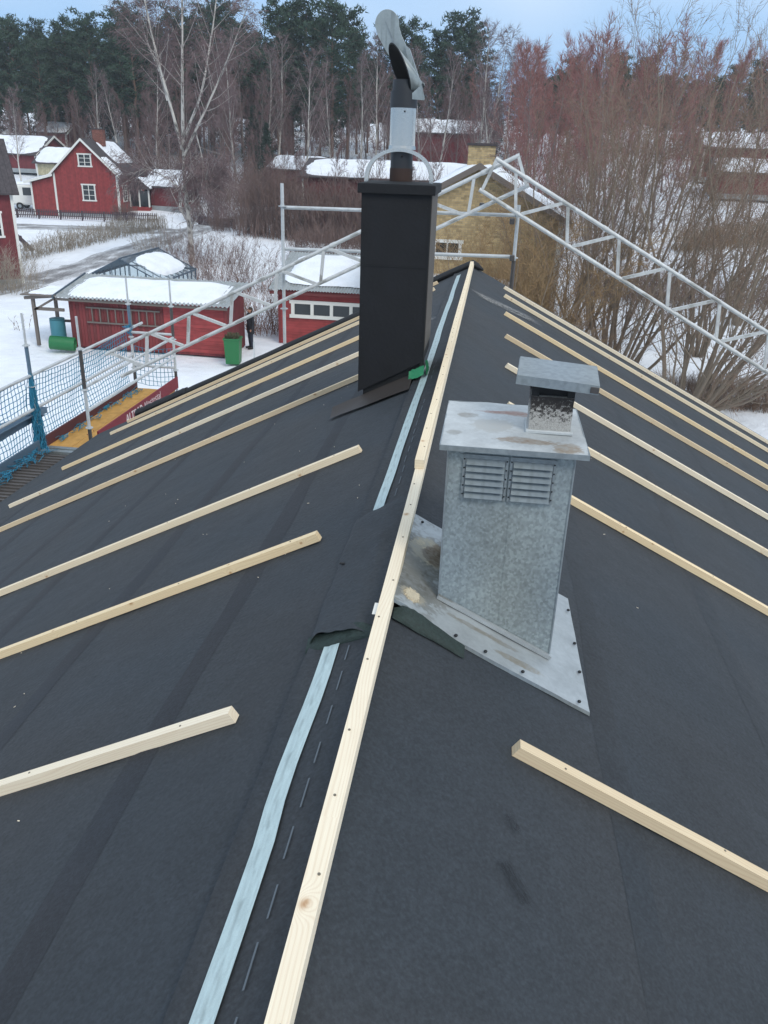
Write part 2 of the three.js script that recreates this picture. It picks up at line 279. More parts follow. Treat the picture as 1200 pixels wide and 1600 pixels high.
// ---------------------------------------------------------------- ground, roads
function ground(x, z) {
  const d = Math.min(-z, 175);
  const l = d < 50 ? 0 : d < 78 ? 1.3 * (d - 50) / 28 : 1.3 + 0.13 * (d - 78);
  const r = d < 45 ? 0 : d < 90 ? 0.135 * (d - 45) : 6.075 + 0.09 * (d - 90);
  const t = smooth(0, 16, x);
  return l * (1 - t) + r * t;
}
const rough = (x, z) => 0.10 * fbm(x * 0.16, z * 0.16, 1) + 0.035 * noise(x * 0.9, z * 0.9, 4) + 0.025 * noise(x * 2.3, z * 2.3, 8) - 0.05;
structure('snow_ground', grid(330, 330, (u, v) => {
  const warp = a => { const s = a * 2 - 1; return s * Math.abs(s); };
  const x = -10 + warp(u) * 700, z = -35 + warp(v) * 700;
  return [x, ground(x, z) + rough(x, z) * smooth(0, 12, Math.abs(z + 4) + Math.abs(x)), z, x, z];
}), M.snow);
function road(name, pts, width) {
  const c = new THREE.CatmullRomCurve3(pts.map(p => V(p[0], 0, p[1]))), L = c.getLength(), n = Math.ceil(L / 0.8);
  structure(name, grid(n, 10, (u, v) => { const p = c.getPoint(u), t = c.getTangent(u), o = (v - 0.5) * width; const x = p.x - t.z * o, z = p.z + t.x * o; return [x, ground(x, z) + rough(x, z) + 0.07 - 0.16 * Math.abs(v - 0.5) ** 3 * 8, z, u * L / 9, v]; }), M.slush);
}
road('village_road', [[-32, -30], [-28.6, -42], [-27.2, -52], [-26.6, -62], [-25.5, -74], [-22, -84]], 4.2);
road('side_road', [[-74, -65], [-56, -67], [-44, -69.5], [-34, -71], [-26.5, -71]], 4.4);

// ---------------------------------------------------------------- snow lying on roofs: rounded, ragged slabs
function snowSlab(rx, rz, th, p = 5, seed = 1, wob = 0.06) {
  const nA = 88, nR = 9, P = [], id = [], U = [];
  const R = a => { const c = Math.abs(Math.cos(a)), s = Math.abs(Math.sin(a)); return 1 / Math.pow(c ** p + s ** p, 1 / p); };
  for (let j = 0; j <= nR; j++) for (let i = 0; i < nA; i++) {
    const a = i / nA * Math.PI * 2, q = j / nR, w = 1 + wob * (fbm(Math.cos(a) * 3 + seed, Math.sin(a) * 3, seed) + 0.7 * noise(a * 7, seed, 3));
    const x = Math.cos(a) * R(a) * rx * q * w, z = Math.sin(a) * R(a) * rz * q * w;
    const y = th * Math.sqrt(Math.max(0, 1 - q ** 7)) * (1 + 0.5 * fbm(x * 0.9 + seed, z * 0.9, 2)) - (j === nR ? 0.02 : 0);
    P.push(x, y, z); U.push(x, z);
  }
  for (let j = 0; j < nR; j++) for (let i = 0; i < nA; i++) { const a = j * nA + i, b = j * nA + (i + 1) % nA, c = a + nA, d = b + nA; id.push(a, b, c, b, d, c); }
  const g = new THREE.BufferGeometry(); g.setAttribute('position', new THREE.Float32BufferAttribute(P, 3)); g.setAttribute('uv', new THREE.Float32BufferAttribute(U, 2)); g.setIndex(id); g.computeVertexNormals(); return g;
}
// ---------------------------------------------------------------- the house under the camera: felted roof, battens, chimneys
const T = 0.5, ZF = -12.1, ZB = 4.2, XE = 5.9;                        // roof pitch, far verge, near end, eaves
const house = thing('house', 'house whose steep roof is covered in bare charcoal roofing felt', 'house', [0, 0, 0]);
{
  const wall = extrude([[-5.35, 0], [5.35, 0], [5.35, H - 5.35 * T - 0.16], [0, H - 0.16], [-5.35, H - 5.35 * T - 0.16]], 15.4).translate(0, 0, -11.5);
  mesh('wall', wall, M.cream_wall, house);
  for (const s of [-1, 1]) {
    const deck = extrude([[0, H - 0.012], [s * XE, H - XE * T - 0.012], [s * XE, H - XE * T - 0.13], [0, H - 0.13]], ZB - ZF).translate(0, 0, ZF);
    mesh('roof_deck', deck, M.old_wood, house);
  }
  const laps = [[0.75, 1.58, 2.45, 3.24, 4.06, 4.88, 5.95], [0.84, 1.66, 2.48, 3.31, 4.13, 4.95, 5.95]];
  for (const s of [-1, 1]) {
    let top = 0.0;
    laps[s < 0 ? 0 : 1].forEach((low, k) => {
      const hi = k ? top - 0.08 : 0, n = 12;
      const wr = (x, z) => 0.006 * fbm(x * 1.6, z * 0.9, s) + 0.0034 * noise(x * 7 + z * 0.7, z * 0.8 - x, 3) + 0.002 * noise(x * 2, z * 4.5, s + 6);
      const wav = z => 0.012 * noise(z * 0.5, k * 3 + s) + 0.004 * noise(z * 3, k + 9);
      const felt = mesh('felt_sheet', grid(220, n + 1, (u, v) => {
        const z = mix(ZB, ZF - 0.02, u), vv = Math.min(1, v * (n + 1) / n), last = v > 0.999, low2 = low + wav(z);
        const x = mix(hi, low2, vv), lift = 0.001 + 0.0025 * vv + wr(x, z) * (k || x > 0.3 ? 1 : x / 0.3);
        return [s * x, H - T * x + (last ? 0.001 : lift), z, x * 1.118 + k * 1.37 + (s > 0 ? 1.7 : 0), z];
      }), M.felt, house);
      if (k < 6) mesh('lap_band', grid(220, 3, (u, v) => {              // the selvedge of the sheet, a darker band along its lower edge
        const z = mix(ZB, ZF, u), x = low + wav(z) + 0.035 + 0.012 * noise(z * 1.1, k + 3) - v * (0.105 + 0.035 * noise(z * 0.8, k + 20 * s));
        return [s * x, H - T * x + (v < 0.01 ? 0.0016 : v > 0.99 ? 0.0042 : 0.0050) + wr(x, z), z, x * 1.118 + k, z];
      }), s < 0 ? M.felt_strip : M.felt_seam, felt);
      top = low;
    });
  }
  // ridge sheet over the left slope; its edge wanders
  const edge = z => 0.25 + 0.012 * noise(z * 0.9, 3.3) + 0.006 * noise(z * 2.7, 8.1);
  const rs = mesh('ridge_sheet', grid(110, 7, (u, v) => {
    const z = mix(ZB, ZF + 0.02, u), last = v > 0.999, x = mix(0, edge(z), Math.min(1, v * 7 / 6));
    return [-x, H - T * x + (last ? 0.005 : 0.012 + 0.003 * noise(z * 1.3, x * 9) * Math.min(1, x * 8) + 0.016 * smooth(0.20, 0.25, x)), z, x * 1.118 + 0.6, z + 0.9];
  }), M.felt, house);
  const R = rng(77);
  for (let z = -0.55; z > -2.3; z -= 0.165) {                           // white dashes printed beside the taped seam
    const x = 0.098 + (R() - 0.5) * 0.006, L = 0.085 + R() * 0.03;
    mesh('printed_dash', grid(3, 1, (u, v) => { const q = x - (v - 0.5) * 0.0045; return [-q, H - T * q + 0.0175, z - u * L]; }), M.chalk, rs);
  }
  for (let z = -3.6; z > -6.4; z -= 0.16) { const x = 0.105 + (R() - 0.5) * 0.01; if (R() < 0.75) mesh('printed_dash', grid(3, 1, (u, v) => { const q = x - (v - 0.5) * 0.004; return [-q, H - T * q + 0.0175, z - u * 0.1]; }), M.chalk, rs); }
  mesh('fascia_board', box(0.03, 0.2, ZB - ZF, -XE - 0.018, H - XE * T - 0.13, (ZB + ZF) / 2), M.white_paint, house);
  mesh('fascia_board', box(0.03, 0.2, ZB - ZF, XE + 0.018, H - XE * T - 0.13, (ZB + ZF) / 2), M.white_paint, house);
}
// dust dragged across the felt, and two boot scuffs
function smear(label, side, x0, z0, x1, z1, w, mat, cat) {
  single('felt_smear', grid(24, 6, (u, v) => { const dx = x1 - x0, dz = z1 - z0, L = Math.hypot(dx, dz), o = (v - 0.5) * w, x = mix(x0, x1, u) - dz / L * o, z = mix(z0, z1, u) + dx / L * o; return [side * x, H - T * x + 0.016, z, u, v]; }), mat, label, 'smear', 'smears on the roofing felt');
}
smear('pale dust streak on the felt beside the ridge end, grey chimney slope', 1, 0.06, -9.9, 0.95, -10.5, 0.34, M.dust, 'smear');
smear('pale dust streak on the felt behind the black chimney', -1, 0.30, -8.6, 0.75, -9.0, 0.3, M.dust, 'smear');
smear('dark boot scuff on the felt below the grey chimney flashing', 1, 0.42, -1.62, 0.50, -1.50, 0.06, M.scuff, 'smear');
smear('small dark boot scuff just above the larger one', 1, 0.44, -1.79, 0.47, -1.73, 0.04, M.scuff, 'smear');
// pale blue tape along the seam beside the ridge
function tape(z0, z1, label) {
  const n = Math.ceil(Math.abs(z1 - z0) * 7);
  single('seam_tape', grid(n, 4, (u, v) => {
    const z = mix(z0, z1, u), c = 0.166 + 0.008 * noise(z * 0.55, 2.2) + 0.004 * noise(z * 2.1, 6.5) + 0.010 * smooth(1.45, 1.62, -z) * (1 - smooth(1.7, 2.1, -z)), w = 0.054 + 0.006 * noise(z * 1.4, 9.1);
    const x = c + (v - 0.5) * w;
    return [-x, H - T * x + 0.0195 + 0.0025 * noise(z * 6, v * 3) + 0.002 * noise(z * 2, v * 2 + 5), z, v * 0.0714, z];
  }), M.tape, label, 'tape', 'strips of pale blue seam tape');
}
tape(1.5, -2.42, 'pale blue tape strip on the felt, the piece ending under the folded felt patch');
tape(-3.45, -11.6, 'pale blue tape strip on the felt, the piece running past the black chimney');

// a felt patch folded over the ridge in front of the grey chimney
{
  const g = thing('felt_patch', 'charcoal felt patch folded over the ridge beside the grey chimney', 'felt patch', [0, H, 0]);
  mesh('sheet', grid(26, 30, (u, v) => {
    const x = mix(-0.265 - 0.01 * noise(u * 6, 1), 0.016, v), z = mix(-2.36 + 0.05 * v + 0.012 * noise(v * 7, 2), -3.46 - 0.10 * Math.min(1, v * 1.4) + 0.02 * noise(v * 6, 7), u);
    const off = smooth(0.02, 0.12, Math.abs(x)), bulge = off * (0.018 + 0.02 * Math.max(0, fbm(x * 5, z * 2.2, 3)) + 0.025 * smooth(0.2, 0, u) * smooth(0.0, 0.15, v) + 0.012 * noise(x * 3 - z * 4, 3));
    const rim = Math.min(smooth(0, 0.08, v), smooth(1, 0.93, u));
    return [x, -T * Math.abs(x) + 0.014 + bulge * mix(0.3, 1, rim), z, x + 2, z + 1];
  }), M.felt, g);
  const fold = (x0, x1, zA, zB, hA, hB) => mesh('fold', grid(18, 5, (u, v) => {
    const x = mix(x0, x1, u), z = mix(zA, zB, u), h = mix(hA, hB, u) * (1 + 0.15 * noise(u * 9, 4));
    return [x, -T * Math.abs(x) + 0.012 + h * (1 - v) * smooth(0.0, 0.1, Math.abs(x)) + 0.003 * noise(u * 8, v * 3), z + 0.055 * v + 0.014 * Math.sin(v * 3.1) + 0.005 * noise(u * 7, v * 2, 4), x, z + v * 0.1];
  }), M.felt_green, g);
  fold(-0.262, -0.02, -2.385, -2.36, 0.035, 0.05);
  fold(0.026, 0.285, -2.488, -2.475, 0.062, 0.016);
  mesh('white_scrap', box(0.03, 0.002, 0.075, -0.022, 0.050, -2.40), M.white_paint, g);
  mesh('clip', rbox(0.022, 0.008, 0.012, 0.003, -0.245, -0.085, -2.96), M.black_screw, g);
}
// ---------------------------------------------------------------- battens
const BW = 0.045, BS = 0.041;                                         // ridge battens, slope battens
function screwHead(parent, x, y, z, mat = M.screw, r = 0.0038) { mesh('screw', new THREE.CylinderGeometry(r, r, 0.003, 8).translate(x, y, z), mat, parent); }
function batten(side, z, x0, x1, label, seed, mat, group, skew = 0) {
  const L = (x1 - x0) * Math.hypot(1, T), r = rng(seed), bow = (r() - 0.5) * 0.03, g = new RoundedBoxGeometry(L, BS, BS, 1, 0.0025);
  const cut = new THREE.BoxGeometry(L, BS, BS, 24, 1, 1); g.dispose();
  const p = cut.attributes.position;
  for (let i = 0; i < p.count; i++) { const t = p.getX(i) / L; p.setZ(i, p.getZ(i) + bow * Math.sin((t + 0.5) * Math.PI) + 0.0012 * noise(t * 30 + seed, 3)); p.setY(i, p.getY(i) + 0.0008 * noise(t * 40, seed)); if (Math.abs(t) > 0.499 && p.getY(i) > 0) p.setX(i, p.getX(i) - Math.sign(t) * 0.006); }
  cut.computeVertexNormals();
  const t = thing('roof_batten', label, 'batten', [side * x0, H - T * x0 + 0.007, z], 0, group);
  const b = mesh('timber', uvBox(cut.translate(L / 2, BS / 2, 0), r() * 2, r()), mat, t);
  for (let s = 0.12 + r() * 0.1; s < L; s += 0.58 + r() * 0.06) screwHead(t, s, BS + 0.0005, (r() - 0.5) * 0.015);
  t.rotation.set(0, side > 0 ? skew : Math.PI + skew, 0);
  t.rotateZ(-Math.atan(T));
}
const zr = [-11.66, -10.95, -9.66, -8.38, -7.12, -5.90, -4.62, -2.07], zl = [-11.78, -11.18, -9.68, -8.42, -7.09, -4.66, -3.41, -2.06];
const ord = ['first', 'second', 'third', 'fourth', 'fifth', 'sixth', 'seventh', 'eighth'];
zr.forEach((z, i) => batten(1, z, 0.455, 5.55 - 0.1 * (i % 3), `${ord[i]} pale batten from the scaffolded gable edge, on the grey chimney slope`, 100 + i, [M.wood_warm, M.wood, M.wood_grey, M.wood_gold][(i * 3 + 1) % 4], 'battens on the grey chimney slope', [0.004, -0.006, 0.002, 0.004, 0.003, 0, -0.004, 0.006][i]));
zl.forEach((z, i) => batten(-1, z, i > 4 ? 0.425 : 0.45, 5.24 + (i % 2 ? 0.02 : 0), `${ord[i]} pale batten from the scaffolded gable edge, on the black chimney slope`, 200 + i, [M.wood_grey, M.wood, M.wood_gold, M.wood_warm][(i * 3) % 4], 'battens on the black chimney slope', [0, -0.004, 0.004, 0.006, 0.0, 0.003, 0.002, 0.0][i]));
{
  const ridge = (name, z0, z1, y, x, label, seed) => {
    const L = z0 - z1, t = thing(name, label, 'batten', [x, H + y, z0], Math.PI / 2, 'ridge battens'), r = rng(seed);
    const g = new THREE.BoxGeometry(L, BW, BW, 60, 1, 1), p = g.attributes.position;
    for (let i = 0; i < p.count; i++) { const s = p.getX(i); p.setZ(i, p.getZ(i) + 0.004 * noise(s * 0.35, seed)); p.setY(i, p.getY(i) + 0.001 * noise(s * 3, seed + 4)); }
    g.computeVertexNormals();
    mesh('timber', uvBox(g.translate(L / 2, BW / 2, 0), r(), r()), seed % 2 ? M.wood : M.wood_warm, t);
    for (let s = 0.2; s < L; s += 0.17 + r() * 0.2) screwHead(t, s, BW + 0.0005, (r() - 0.5) * 0.02, M.screw, 0.0036);
  };
  ridge('ridge_batten', 3.9, -11.9, 0.016, 0, 'long pale batten lying on the ridge under another one', 31);
  ridge('ridge_batten', -3.74, -11.75, 0.0615, -0.003, 'pale batten stacked on top of the long ridge batten', 42);
}
// black felt rolled up along the far verge
function feltRoll(x0, x1, z, r0, label) {
  const g = grid(60, 12, (u, v) => {
    const x = mix(x0, x1, u), a = v * Math.PI * 2, r = r0 * (1 + 0.10 * noise(u * 14, Math.cos(a), Math.sin(a)) + 0.05 * noise(u * 40, 2)) * (u < 0.002 || u > 0.998 ? 0.25 : 1);
    return [x, -T * Math.abs(x) + r0 * 0.82 + 0.012 * noise(u * 6, 8) + Math.sin(a) * r * 0.86, z + 0.02 * noise(u * 5, 3) + Math.cos(a) * r, x, v * 0.3];
  }).translate(0, H, 0);
  single('felt_roll', g, M.felt_roll, label, 'felt roll', 'rolled felt along the gable edge');
}
feltRoll(0.16, -4.45, -12.03, 0.06, 'black felt roll along the gable edge running up to the ridge');
feltRoll(-4.32, -5.22, -12.05, 0.076, 'thicker black felt roll at the eave corner beside the red toe board');

// ---------------------------------------------------------------- grey zinc chimney
{
  const g = thing('zinc_chimney', 'galvanised sheet metal chimney with louvred vents and a small flue', 'chimney', [0.17, H, -2.71]);
  const W = 0.44, D = 0.47, TOP = 0.542;                                // local x 0..W, z 0..-D
  const body = extrude([[0, -T * 0.17 + 0.004], [W, -T * 0.61 + 0.004], [W, TOP], [0, TOP]], D).translate(0, 0, -D);
  mesh('body', body, M.galv, g);
  mesh('seam', box(0.0018, 0.62, 0.0016, W * 0.53, 0.02, 0.0006), M.galv, g);
  for (const x of [0.001, W - 0.001]) { const y0 = -T * (0.17 + x) + 0.01; mesh('corner_fold', rbox(0.007, TOP - y0, 0.007, 0.002, x, (TOP + y0) / 2, 0), M.galv_plain, g); }
  // two louvred vent panels
  for (const [x0, x1] of [[0.055, 0.213], [0.219, 0.377]]) {
    const w = x1 - x0, y0 = 0.358, y1 = 0.526, hh = y1 - y0;
    const p = mesh('vent_panel', box(w, hh, 0.004, (x0 + x1) / 2, (y0 + y1) / 2, 0.003), M.galv_plain, g);
    const rim = 0.008;
    for (const [a, b, c, d] of [[w, rim, 0, hh / 2 - rim / 2], [w, rim, 0, -hh / 2 + rim / 2], [rim, hh - 2 * rim, -w / 2 + rim / 2, 0], [rim, hh - 2 * rim, w / 2 - rim / 2, 0]])
      mesh('rim', box(a, b, 0.003, (x0 + x1) / 2 + c, (y0 + y1) / 2 + d, 0.0067), M.galv_plain, p);
    for (let k = 0; k < 6; k++) {
      const y = y1 - 0.020 - k * 0.0252;
      mesh('slat', extrude([[0, 0.004], [0.0015, 0.004], [0.016, -0.0145], [0.014, -0.0155], [0, 0.001]], w - 0.024).rotateY(-Math.PI / 2).translate(x1 - 0.012, y, 0.005), M.louvre, p);
    }
    for (let k = 0; k < 5; k++) for (const x of [x0 + 0.005, x1 - 0.005]) mesh('rivet', new THREE.SphereGeometry(0.003, 6, 4).translate(x, y1 - 0.018 - k * 0.033, 0.009), M.dark_metal, p);
  }
  // cap plate with a folded drip edge
  const cap = mesh('cap_plate', grid(20, 20, (u, v) => { const x = mix(-0.028, W + 0.04, u), z = mix(0.04, -D - 0.045, v); return [x, 0.566 - 0.006 * Math.abs(u - 0.5) + 0.004 * noise(u * 4, v * 4) - (v < 0.01 ? 0.004 : 0), z, u * 0.52 + 0.01, v * 0.54]; }), M.cap_zinc, g);
  for (const [a, b] of [[[-0.028, 0.04], [W + 0.04, 0.04]], [[W + 0.04, 0.04], [W + 0.04, -D - 0.045]], [[-0.028, -D - 0.045], [-0.028, 0.04]], [[W + 0.04, -D - 0.045], [-0.028, -D - 0.045]]])
    mesh('drip_edge', barBetween([a[0], 0.5545, a[1]], [b[0], 0.5545, b[1]], 0.004, 0.019), M.galv_plain, cap);
  // flue: a sooty square stub with a vent gap and a lid
  const fx = 0.353, fz = -0.235, fw = 0.15;
  const flue = mesh('flue', (() => { const b = new THREE.BoxGeometry(fw, 0.14, 0.14, 10, 10, 10), p = b.attributes.position; for (let i = 0; i < p.count; i++) { const k = 1 + 0.015 * noise(p.getX(i) * 30, p.getY(i) * 30, p.getZ(i) * 30); p.setX(i, p.getX(i) * k); p.setZ(i, p.getZ(i) * k); } b.computeVertexNormals(); return b.translate(fx, 0.631, fz); })(), M.soot, g);
  mesh('flue_foot', rbox(fw + 0.02, 0.014, 0.16, 0.004, fx, 0.571, fz), M.cap_zinc, flue);
  mesh('flue_neck', box(fw - 0.04, 0.06, 0.10, fx, 0.727, fz), M.dark_metal, g);
  for (const [sx, sz] of [[-1, -1], [1, -1], [-1, 1], [1, 1]]) mesh('lid_bracket', box(0.026, 0.07, 0.004, fx + sx * (fw / 2 - 0.012), 0.722, fz + sz * 0.066), M.dark_metal, g);
  const lid = new THREE.Group(); lid.name = 'lid'; lid.position.set(fx + 0.013, 0.772, fz); lid.rotation.set(0.045, -0.06, -0.055); g.add(lid);
  mesh('lid_plate', rbox(0.285, 0.007, 0.24, 0.003, 0, 0.008, 0), M.galv_plain, lid);
  for (const [w, d, x, z] of [[0.285, 0.004, 0, 0.119], [0.285, 0.004, 0, -0.119], [0.004, 0.236, -0.1415, 0], [0.004, 0.236, 0.1415, 0]]) mesh('lid_lip', box(w, 0.03, d, x, -0.0085, z), M.galv_plain, lid);
  mesh('lid_corner', rbox(0.03, 0.022, 0.006, 0.002, 0.128, -0.008, 0.122), M.scaffold_dark, lid);
}
{ // its flashing, lying on the felt of the right slope
  const g = thing('chimney_flashing', 'stained zinc flashing skirt around the foot of the galvanised chimney', 'flashing', [0, H, 0]);
  const hole = (x, z) => x > 0.175 && x < 0.605 && z < -2.715 && z > -3.175;
  const P = (u, v) => { const z = mix(-2.495, -3.31, v), x = mix(0.022, 0.755 - 0.02 * v, u) + (v < 0.3 ? 0.0 : 0);
    const rise = 0.020 + 0.035 * smooth(0.3, 0.0, u) * smooth(0.5, 0, v) + 0.004 * noise(u * 5, v * 5) + 0.002 * noise(u * 14, v * 14);
    return [x, -T * x + rise, z - 0.06 * 0 + 0.0, x, -2.5 - z + 0.06]; };
  mesh('sheet', grid(30, 30, P), M.flashing, g);
  mesh('front_edge', grid(30, 1, (u, v) => { const p = P(u, 0); return [p[0], p[1] - 0.014 * v, p[2] + 0.003 * v, p[3], v * 0.01]; }), M.galv_plain, g);
  mesh('side_edge', grid(30, 1, (u, v) => { const p = P(1, u); return [p[0] + 0.003 * v, p[1] - 0.014 * v, p[2], p[4], v * 0.01]; }), M.galv_plain, g);
  // upstand where the chimney meets the sheet
  mesh('upstand', barBetween([0.168, -T * 0.168 + 0.034, -2.700], [0.615, -T * 0.615 + 0.034, -2.700], 0.014, 0.016), M.flashing, g);
  const lump = (x, z, rx, rz, h, seed) => mesh('sealant', (() => { const q = snowSlab(rx, rz, h, 2, seed, 0.3); q.rotateZ(-Math.atan(T)); return q.translate(x, -T * x + 0.050, z); })(), M.sealant, g);
  lump(0.078, -2.585, 0.032, 0.042, 0.005, 3);
  for (const [x, z] of [[0.25, -2.51], [0.36, -2.51], [0.50, -2.51], [0.715, -2.515], [0.735, -2.72], [0.732, -2.92], [0.725, -3.18], [0.06, -3.25]]) {
    mesh('screw', new THREE.SphereGeometry(0.0075, 8, 6).scale(1, 0.75, 1).translate(x, -T * x + 0.030, z), M.black_screw, g);
  }
}
// ---------------------------------------------------------------- black clad chimney with its flue and cowl
{
  const g = thing('black_chimney', 'tall black sheet clad chimney standing beside the ridge tape', 'chimney', [-0.665, H, -6.0]);
  const W = 0.485, D = 0.56, TOP = 1.205;                               // local x 0..W (world -0.665..-0.18)
  const yb = x => -T * (0.665 - x);
  const skirt = 0.12;
  mesh('cladding', extrude([[0, yb(0) + skirt], [W, yb(W) + skirt + 0.02], [W, TOP], [0, TOP]], D, 0.002).translate(0, 0, -D), M.black_clad, g);
  for (const y of [0.2, 0.45, 0.95, 1.12]) for (const x of [0.016, W - 0.022]) mesh('rivet', new THREE.SphereGeometry(0.0045, 6, 4).translate(x, y, 0.004), M.dark_metal, g);
  mesh('panel_seam', box(W - 0.004, 0.004, 0.004, W / 2, 0.72, 0.003), M.dark_metal, g);
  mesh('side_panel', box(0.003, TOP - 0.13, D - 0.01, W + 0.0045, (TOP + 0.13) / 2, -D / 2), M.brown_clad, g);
  mesh('edge_fold', box(0.012, TOP - 0.14, 0.004, W - 0.004, (TOP + 0.14) / 2, 0.0035), M.dark_metal, g);
  mesh('plinth', extrude([[0.035, yb(0.035) - 0.01], [W - 0.03, yb(W - 0.03) - 0.01], [W - 0.03, yb(W) + skirt + 0.05], [0.035, yb(0) + skirt + 0.05]], D - 0.05).translate(0, 0, -D + 0.025), M.dark_metal, g);
  const cap = mesh('cap', rbox(W + 0.055, 0.062, D + 0.06, 0.004, W / 2, TOP + 0.031, -D / 2), M.black_clad, g);
  mesh('cap_top', grid(8, 8, (u, v) => [mix(-0.02, W + 0.02, u), TOP + 0.064 + 0.012 * (1 - Math.max(Math.abs(u - 0.5), Math.abs(v - 0.5)) * 2), mix(0.02, -D - 0.02, v)]), M.black_clad, cap);
  // flashing apron and green membrane at the foot
  mesh('apron', grid(14, 6, (u, v) => { const x = mix(-0.20, W - 0.075, u), z = mix(0.12, -0.02, v) - 0.16 * (u < 0.0 ? 1 : 0) - 0.10 * (1 - u) * (1 - v) * 0; return [x, yb(x) + 0.024 + 0.055 * v * v + 0.004 * noise(u * 6, v * 4), z + 0.10 * u * (1 - v)]; }), M.base_flash, g);
  mesh('membrane', grid(10, 5, (u, v) => { const x = mix(W - 0.10, W + 0.012, u), y = yb(x) + 0.045 + 0.07 * v + 0.012 * noise(u * 5, v * 4); return [x, y, 0.012 + 0.01 * noise(u * 6, v * 5 + 3) + 0.03 * (1 - v)]; }), M.green_membrane, g);
  mesh('membrane', grid(8, 4, (u, v) => { const z = mix(0.03, -0.22, u), y = yb(W) + 0.045 + (0.11 - 0.05 * u) * v + 0.01 * noise(u * 5, v * 4); return [W + 0.016 + 0.02 * (1 - v) + 0.008 * noise(u * 7, v * 5), y, z]; }), M.green_membrane, g);
  // flue pipe
  const cx = 0.235, cz = -0.3, Y0 = TOP + 0.07, c = (r0, r1, y0, y1, m, name, parent = g, open = false) => mesh(name, new THREE.CylinderGeometry(r1, r0, y1 - y0, 28, 1, open).translate(cx, (y0 + y1) / 2, cz), m, parent);
  c(0.082, 0.082, Y0 - 0.02, Y0 + 0.09, M.rust, 'flue_foot');
  const pipe = c(0.079, 0.079, Y0 + 0.09, Y0 + 0.235, M.soot_steel, 'flue_pipe');
  mesh('bolt', new THREE.SphereGeometry(0.008, 8, 6).translate(cx + 0.01, Y0 + 0.17, cz + 0.08), M.black_screw, pipe);
  const sl = c(0.093, 0.092, Y0 + 0.225, Y0 + 0.475, M.steel, 'flue_sleeve');
  c(0.099, 0.096, Y0 + 0.212, Y0 + 0.236, M.steel, 'sleeve_ring', sl);
  mesh('bolt', new THREE.SphereGeometry(0.007, 8, 6).translate(cx + 0.02, Y0 + 0.452, cz + 0.091), M.black_screw, sl);
  mesh('sleeve_seam', box(0.004, 0.22, 0.004, cx + 0.075, Y0 + 0.35, cz + 0.055), M.steel, sl);
  c(0.095, 0.092, Y0 + 0.475, Y0 + 0.58, M.soot_steel, 'collar');
  // strap bent in an arch over the cap, holding the pipe
  const arc = []; for (let i = 0; i <= 28; i++) { const a = Math.PI * i / 28; arc.push([cx - 0.005 + Math.cos(a) * 0.245, Y0 - 0.005 + Math.pow(Math.sin(a), 0.8) * 0.225]); }
  const ringPts = [...arc, ...arc.slice().reverse().map(([x, y]) => [cx + (x - cx) * 0.89, Y0 + (y - Y0) * 0.90])];
  mesh('strap', extrude(ringPts, 0.03, 0.001).translate(0, 0, cz + 0.07), M.steel, g);
  // turning cowl: an open hood with a long rounded tail above it
  const yc = Y0 + 0.565;
  const cowl = new THREE.Group(); cowl.name = 'cowl'; cowl.position.set(cx, yc, cz); g.add(cowl);
  // a slanting mouth open to the left, its shell drawn back to a point on the lee side
  const E = (a, s = 1) => [-0.033 - 0.42 * 0.165 * Math.cos(a) * s + 0.046 * Math.sin(a) * s, 0.15 + 0.9 * 0.165 * Math.cos(a) * s + 0.02 * Math.sin(a) * s, 0.03 + 0.08 * Math.sin(a) * s];
  mesh('hood_lining', grid(36, 10, (u, v) => { const a = u * Math.PI * 2, p = E(a, 0.965), q = [0.112 + 0.008 * Math.sin(a), 0.06 - 0.012 * Math.cos(a), -0.01 + 0.012 * Math.sin(a)], b = 0.015 * Math.sin(v * Math.PI); return [mix(p[0], q[0], v) + b * 0.4, mix(p[1], q[1], v) + b * Math.cos(a), mix(p[2], q[2], v) + b * Math.sin(a)]; }), M.soot_black, cowl);
  mesh('hood_rim', new THREE.TubeGeometry(new THREE.CatmullRomCurve3(Array.from({ length: 32 }, (_, k) => V(...E(k / 32 * Math.PI * 2))), true), 64, 0.004, 6, true), M.soot_steel, cowl);
  mesh('hood_shell', grid(36, 10, (u, v) => { const a = u * Math.PI * 2, p = E(a, 1.0), q = [0.128 + 0.012 * Math.sin(a), 0.055 - 0.02 * Math.cos(a), -0.01 + 0.02 * Math.sin(a)], k = v; const b = 0.02 * Math.sin(k * Math.PI); return [mix(p[0], q[0], k) + b * 0.4, mix(p[1], q[1], k) + b * Math.cos(a), mix(p[2], q[2], k) + b * Math.sin(a), u * 0.6, v * 0.3]; }), M.cowl, cowl);
  mesh('hood_neck', new THREE.CylinderGeometry(0.078, 0.086, 0.10, 24).translate(0, 0.035, 0), M.soot_steel, cowl);
  mesh('hood_lip', extrude([[0.055, -0.035], [0.145, -0.04], [0.15, -0.03], [0.125, 0.055], [0.06, 0.0]], 0.012).translate(0, 0, 0.055), M.cowl, cowl);
  // the tail: sheet with a round end, a fold down its middle
  const tail = []; const tn = 26;
  for (let i = 0; i <= tn; i++) { const a = Math.PI * (-0.08 + 1.16 * i / tn); tail.push([-0.145 + Math.cos(a) * 0.08, 0.425 + Math.sin(a) * 0.085]); }
  const outline = [[0.07, 0.10], [0.05, 0.16], [0.03, 0.22], [-0.005, 0.29], [-0.045, 0.36], ...[...tail].slice(1, -1), [-0.20, 0.35], [-0.14, 0.26], [-0.085, 0.19], [-0.03, 0.09], [0.04, 0.03]];
  const tp = mesh('tail_plate', extrude(outline, 0.006, 0.003).translate(0, 0, -0.095), M.cowl, cowl);
  mesh('tail_fold', barBetween([-0.155, 0.44, -0.085], [-0.045, 0.22, -0.085], 0.008, 0.009), M.galv_plain, tp);
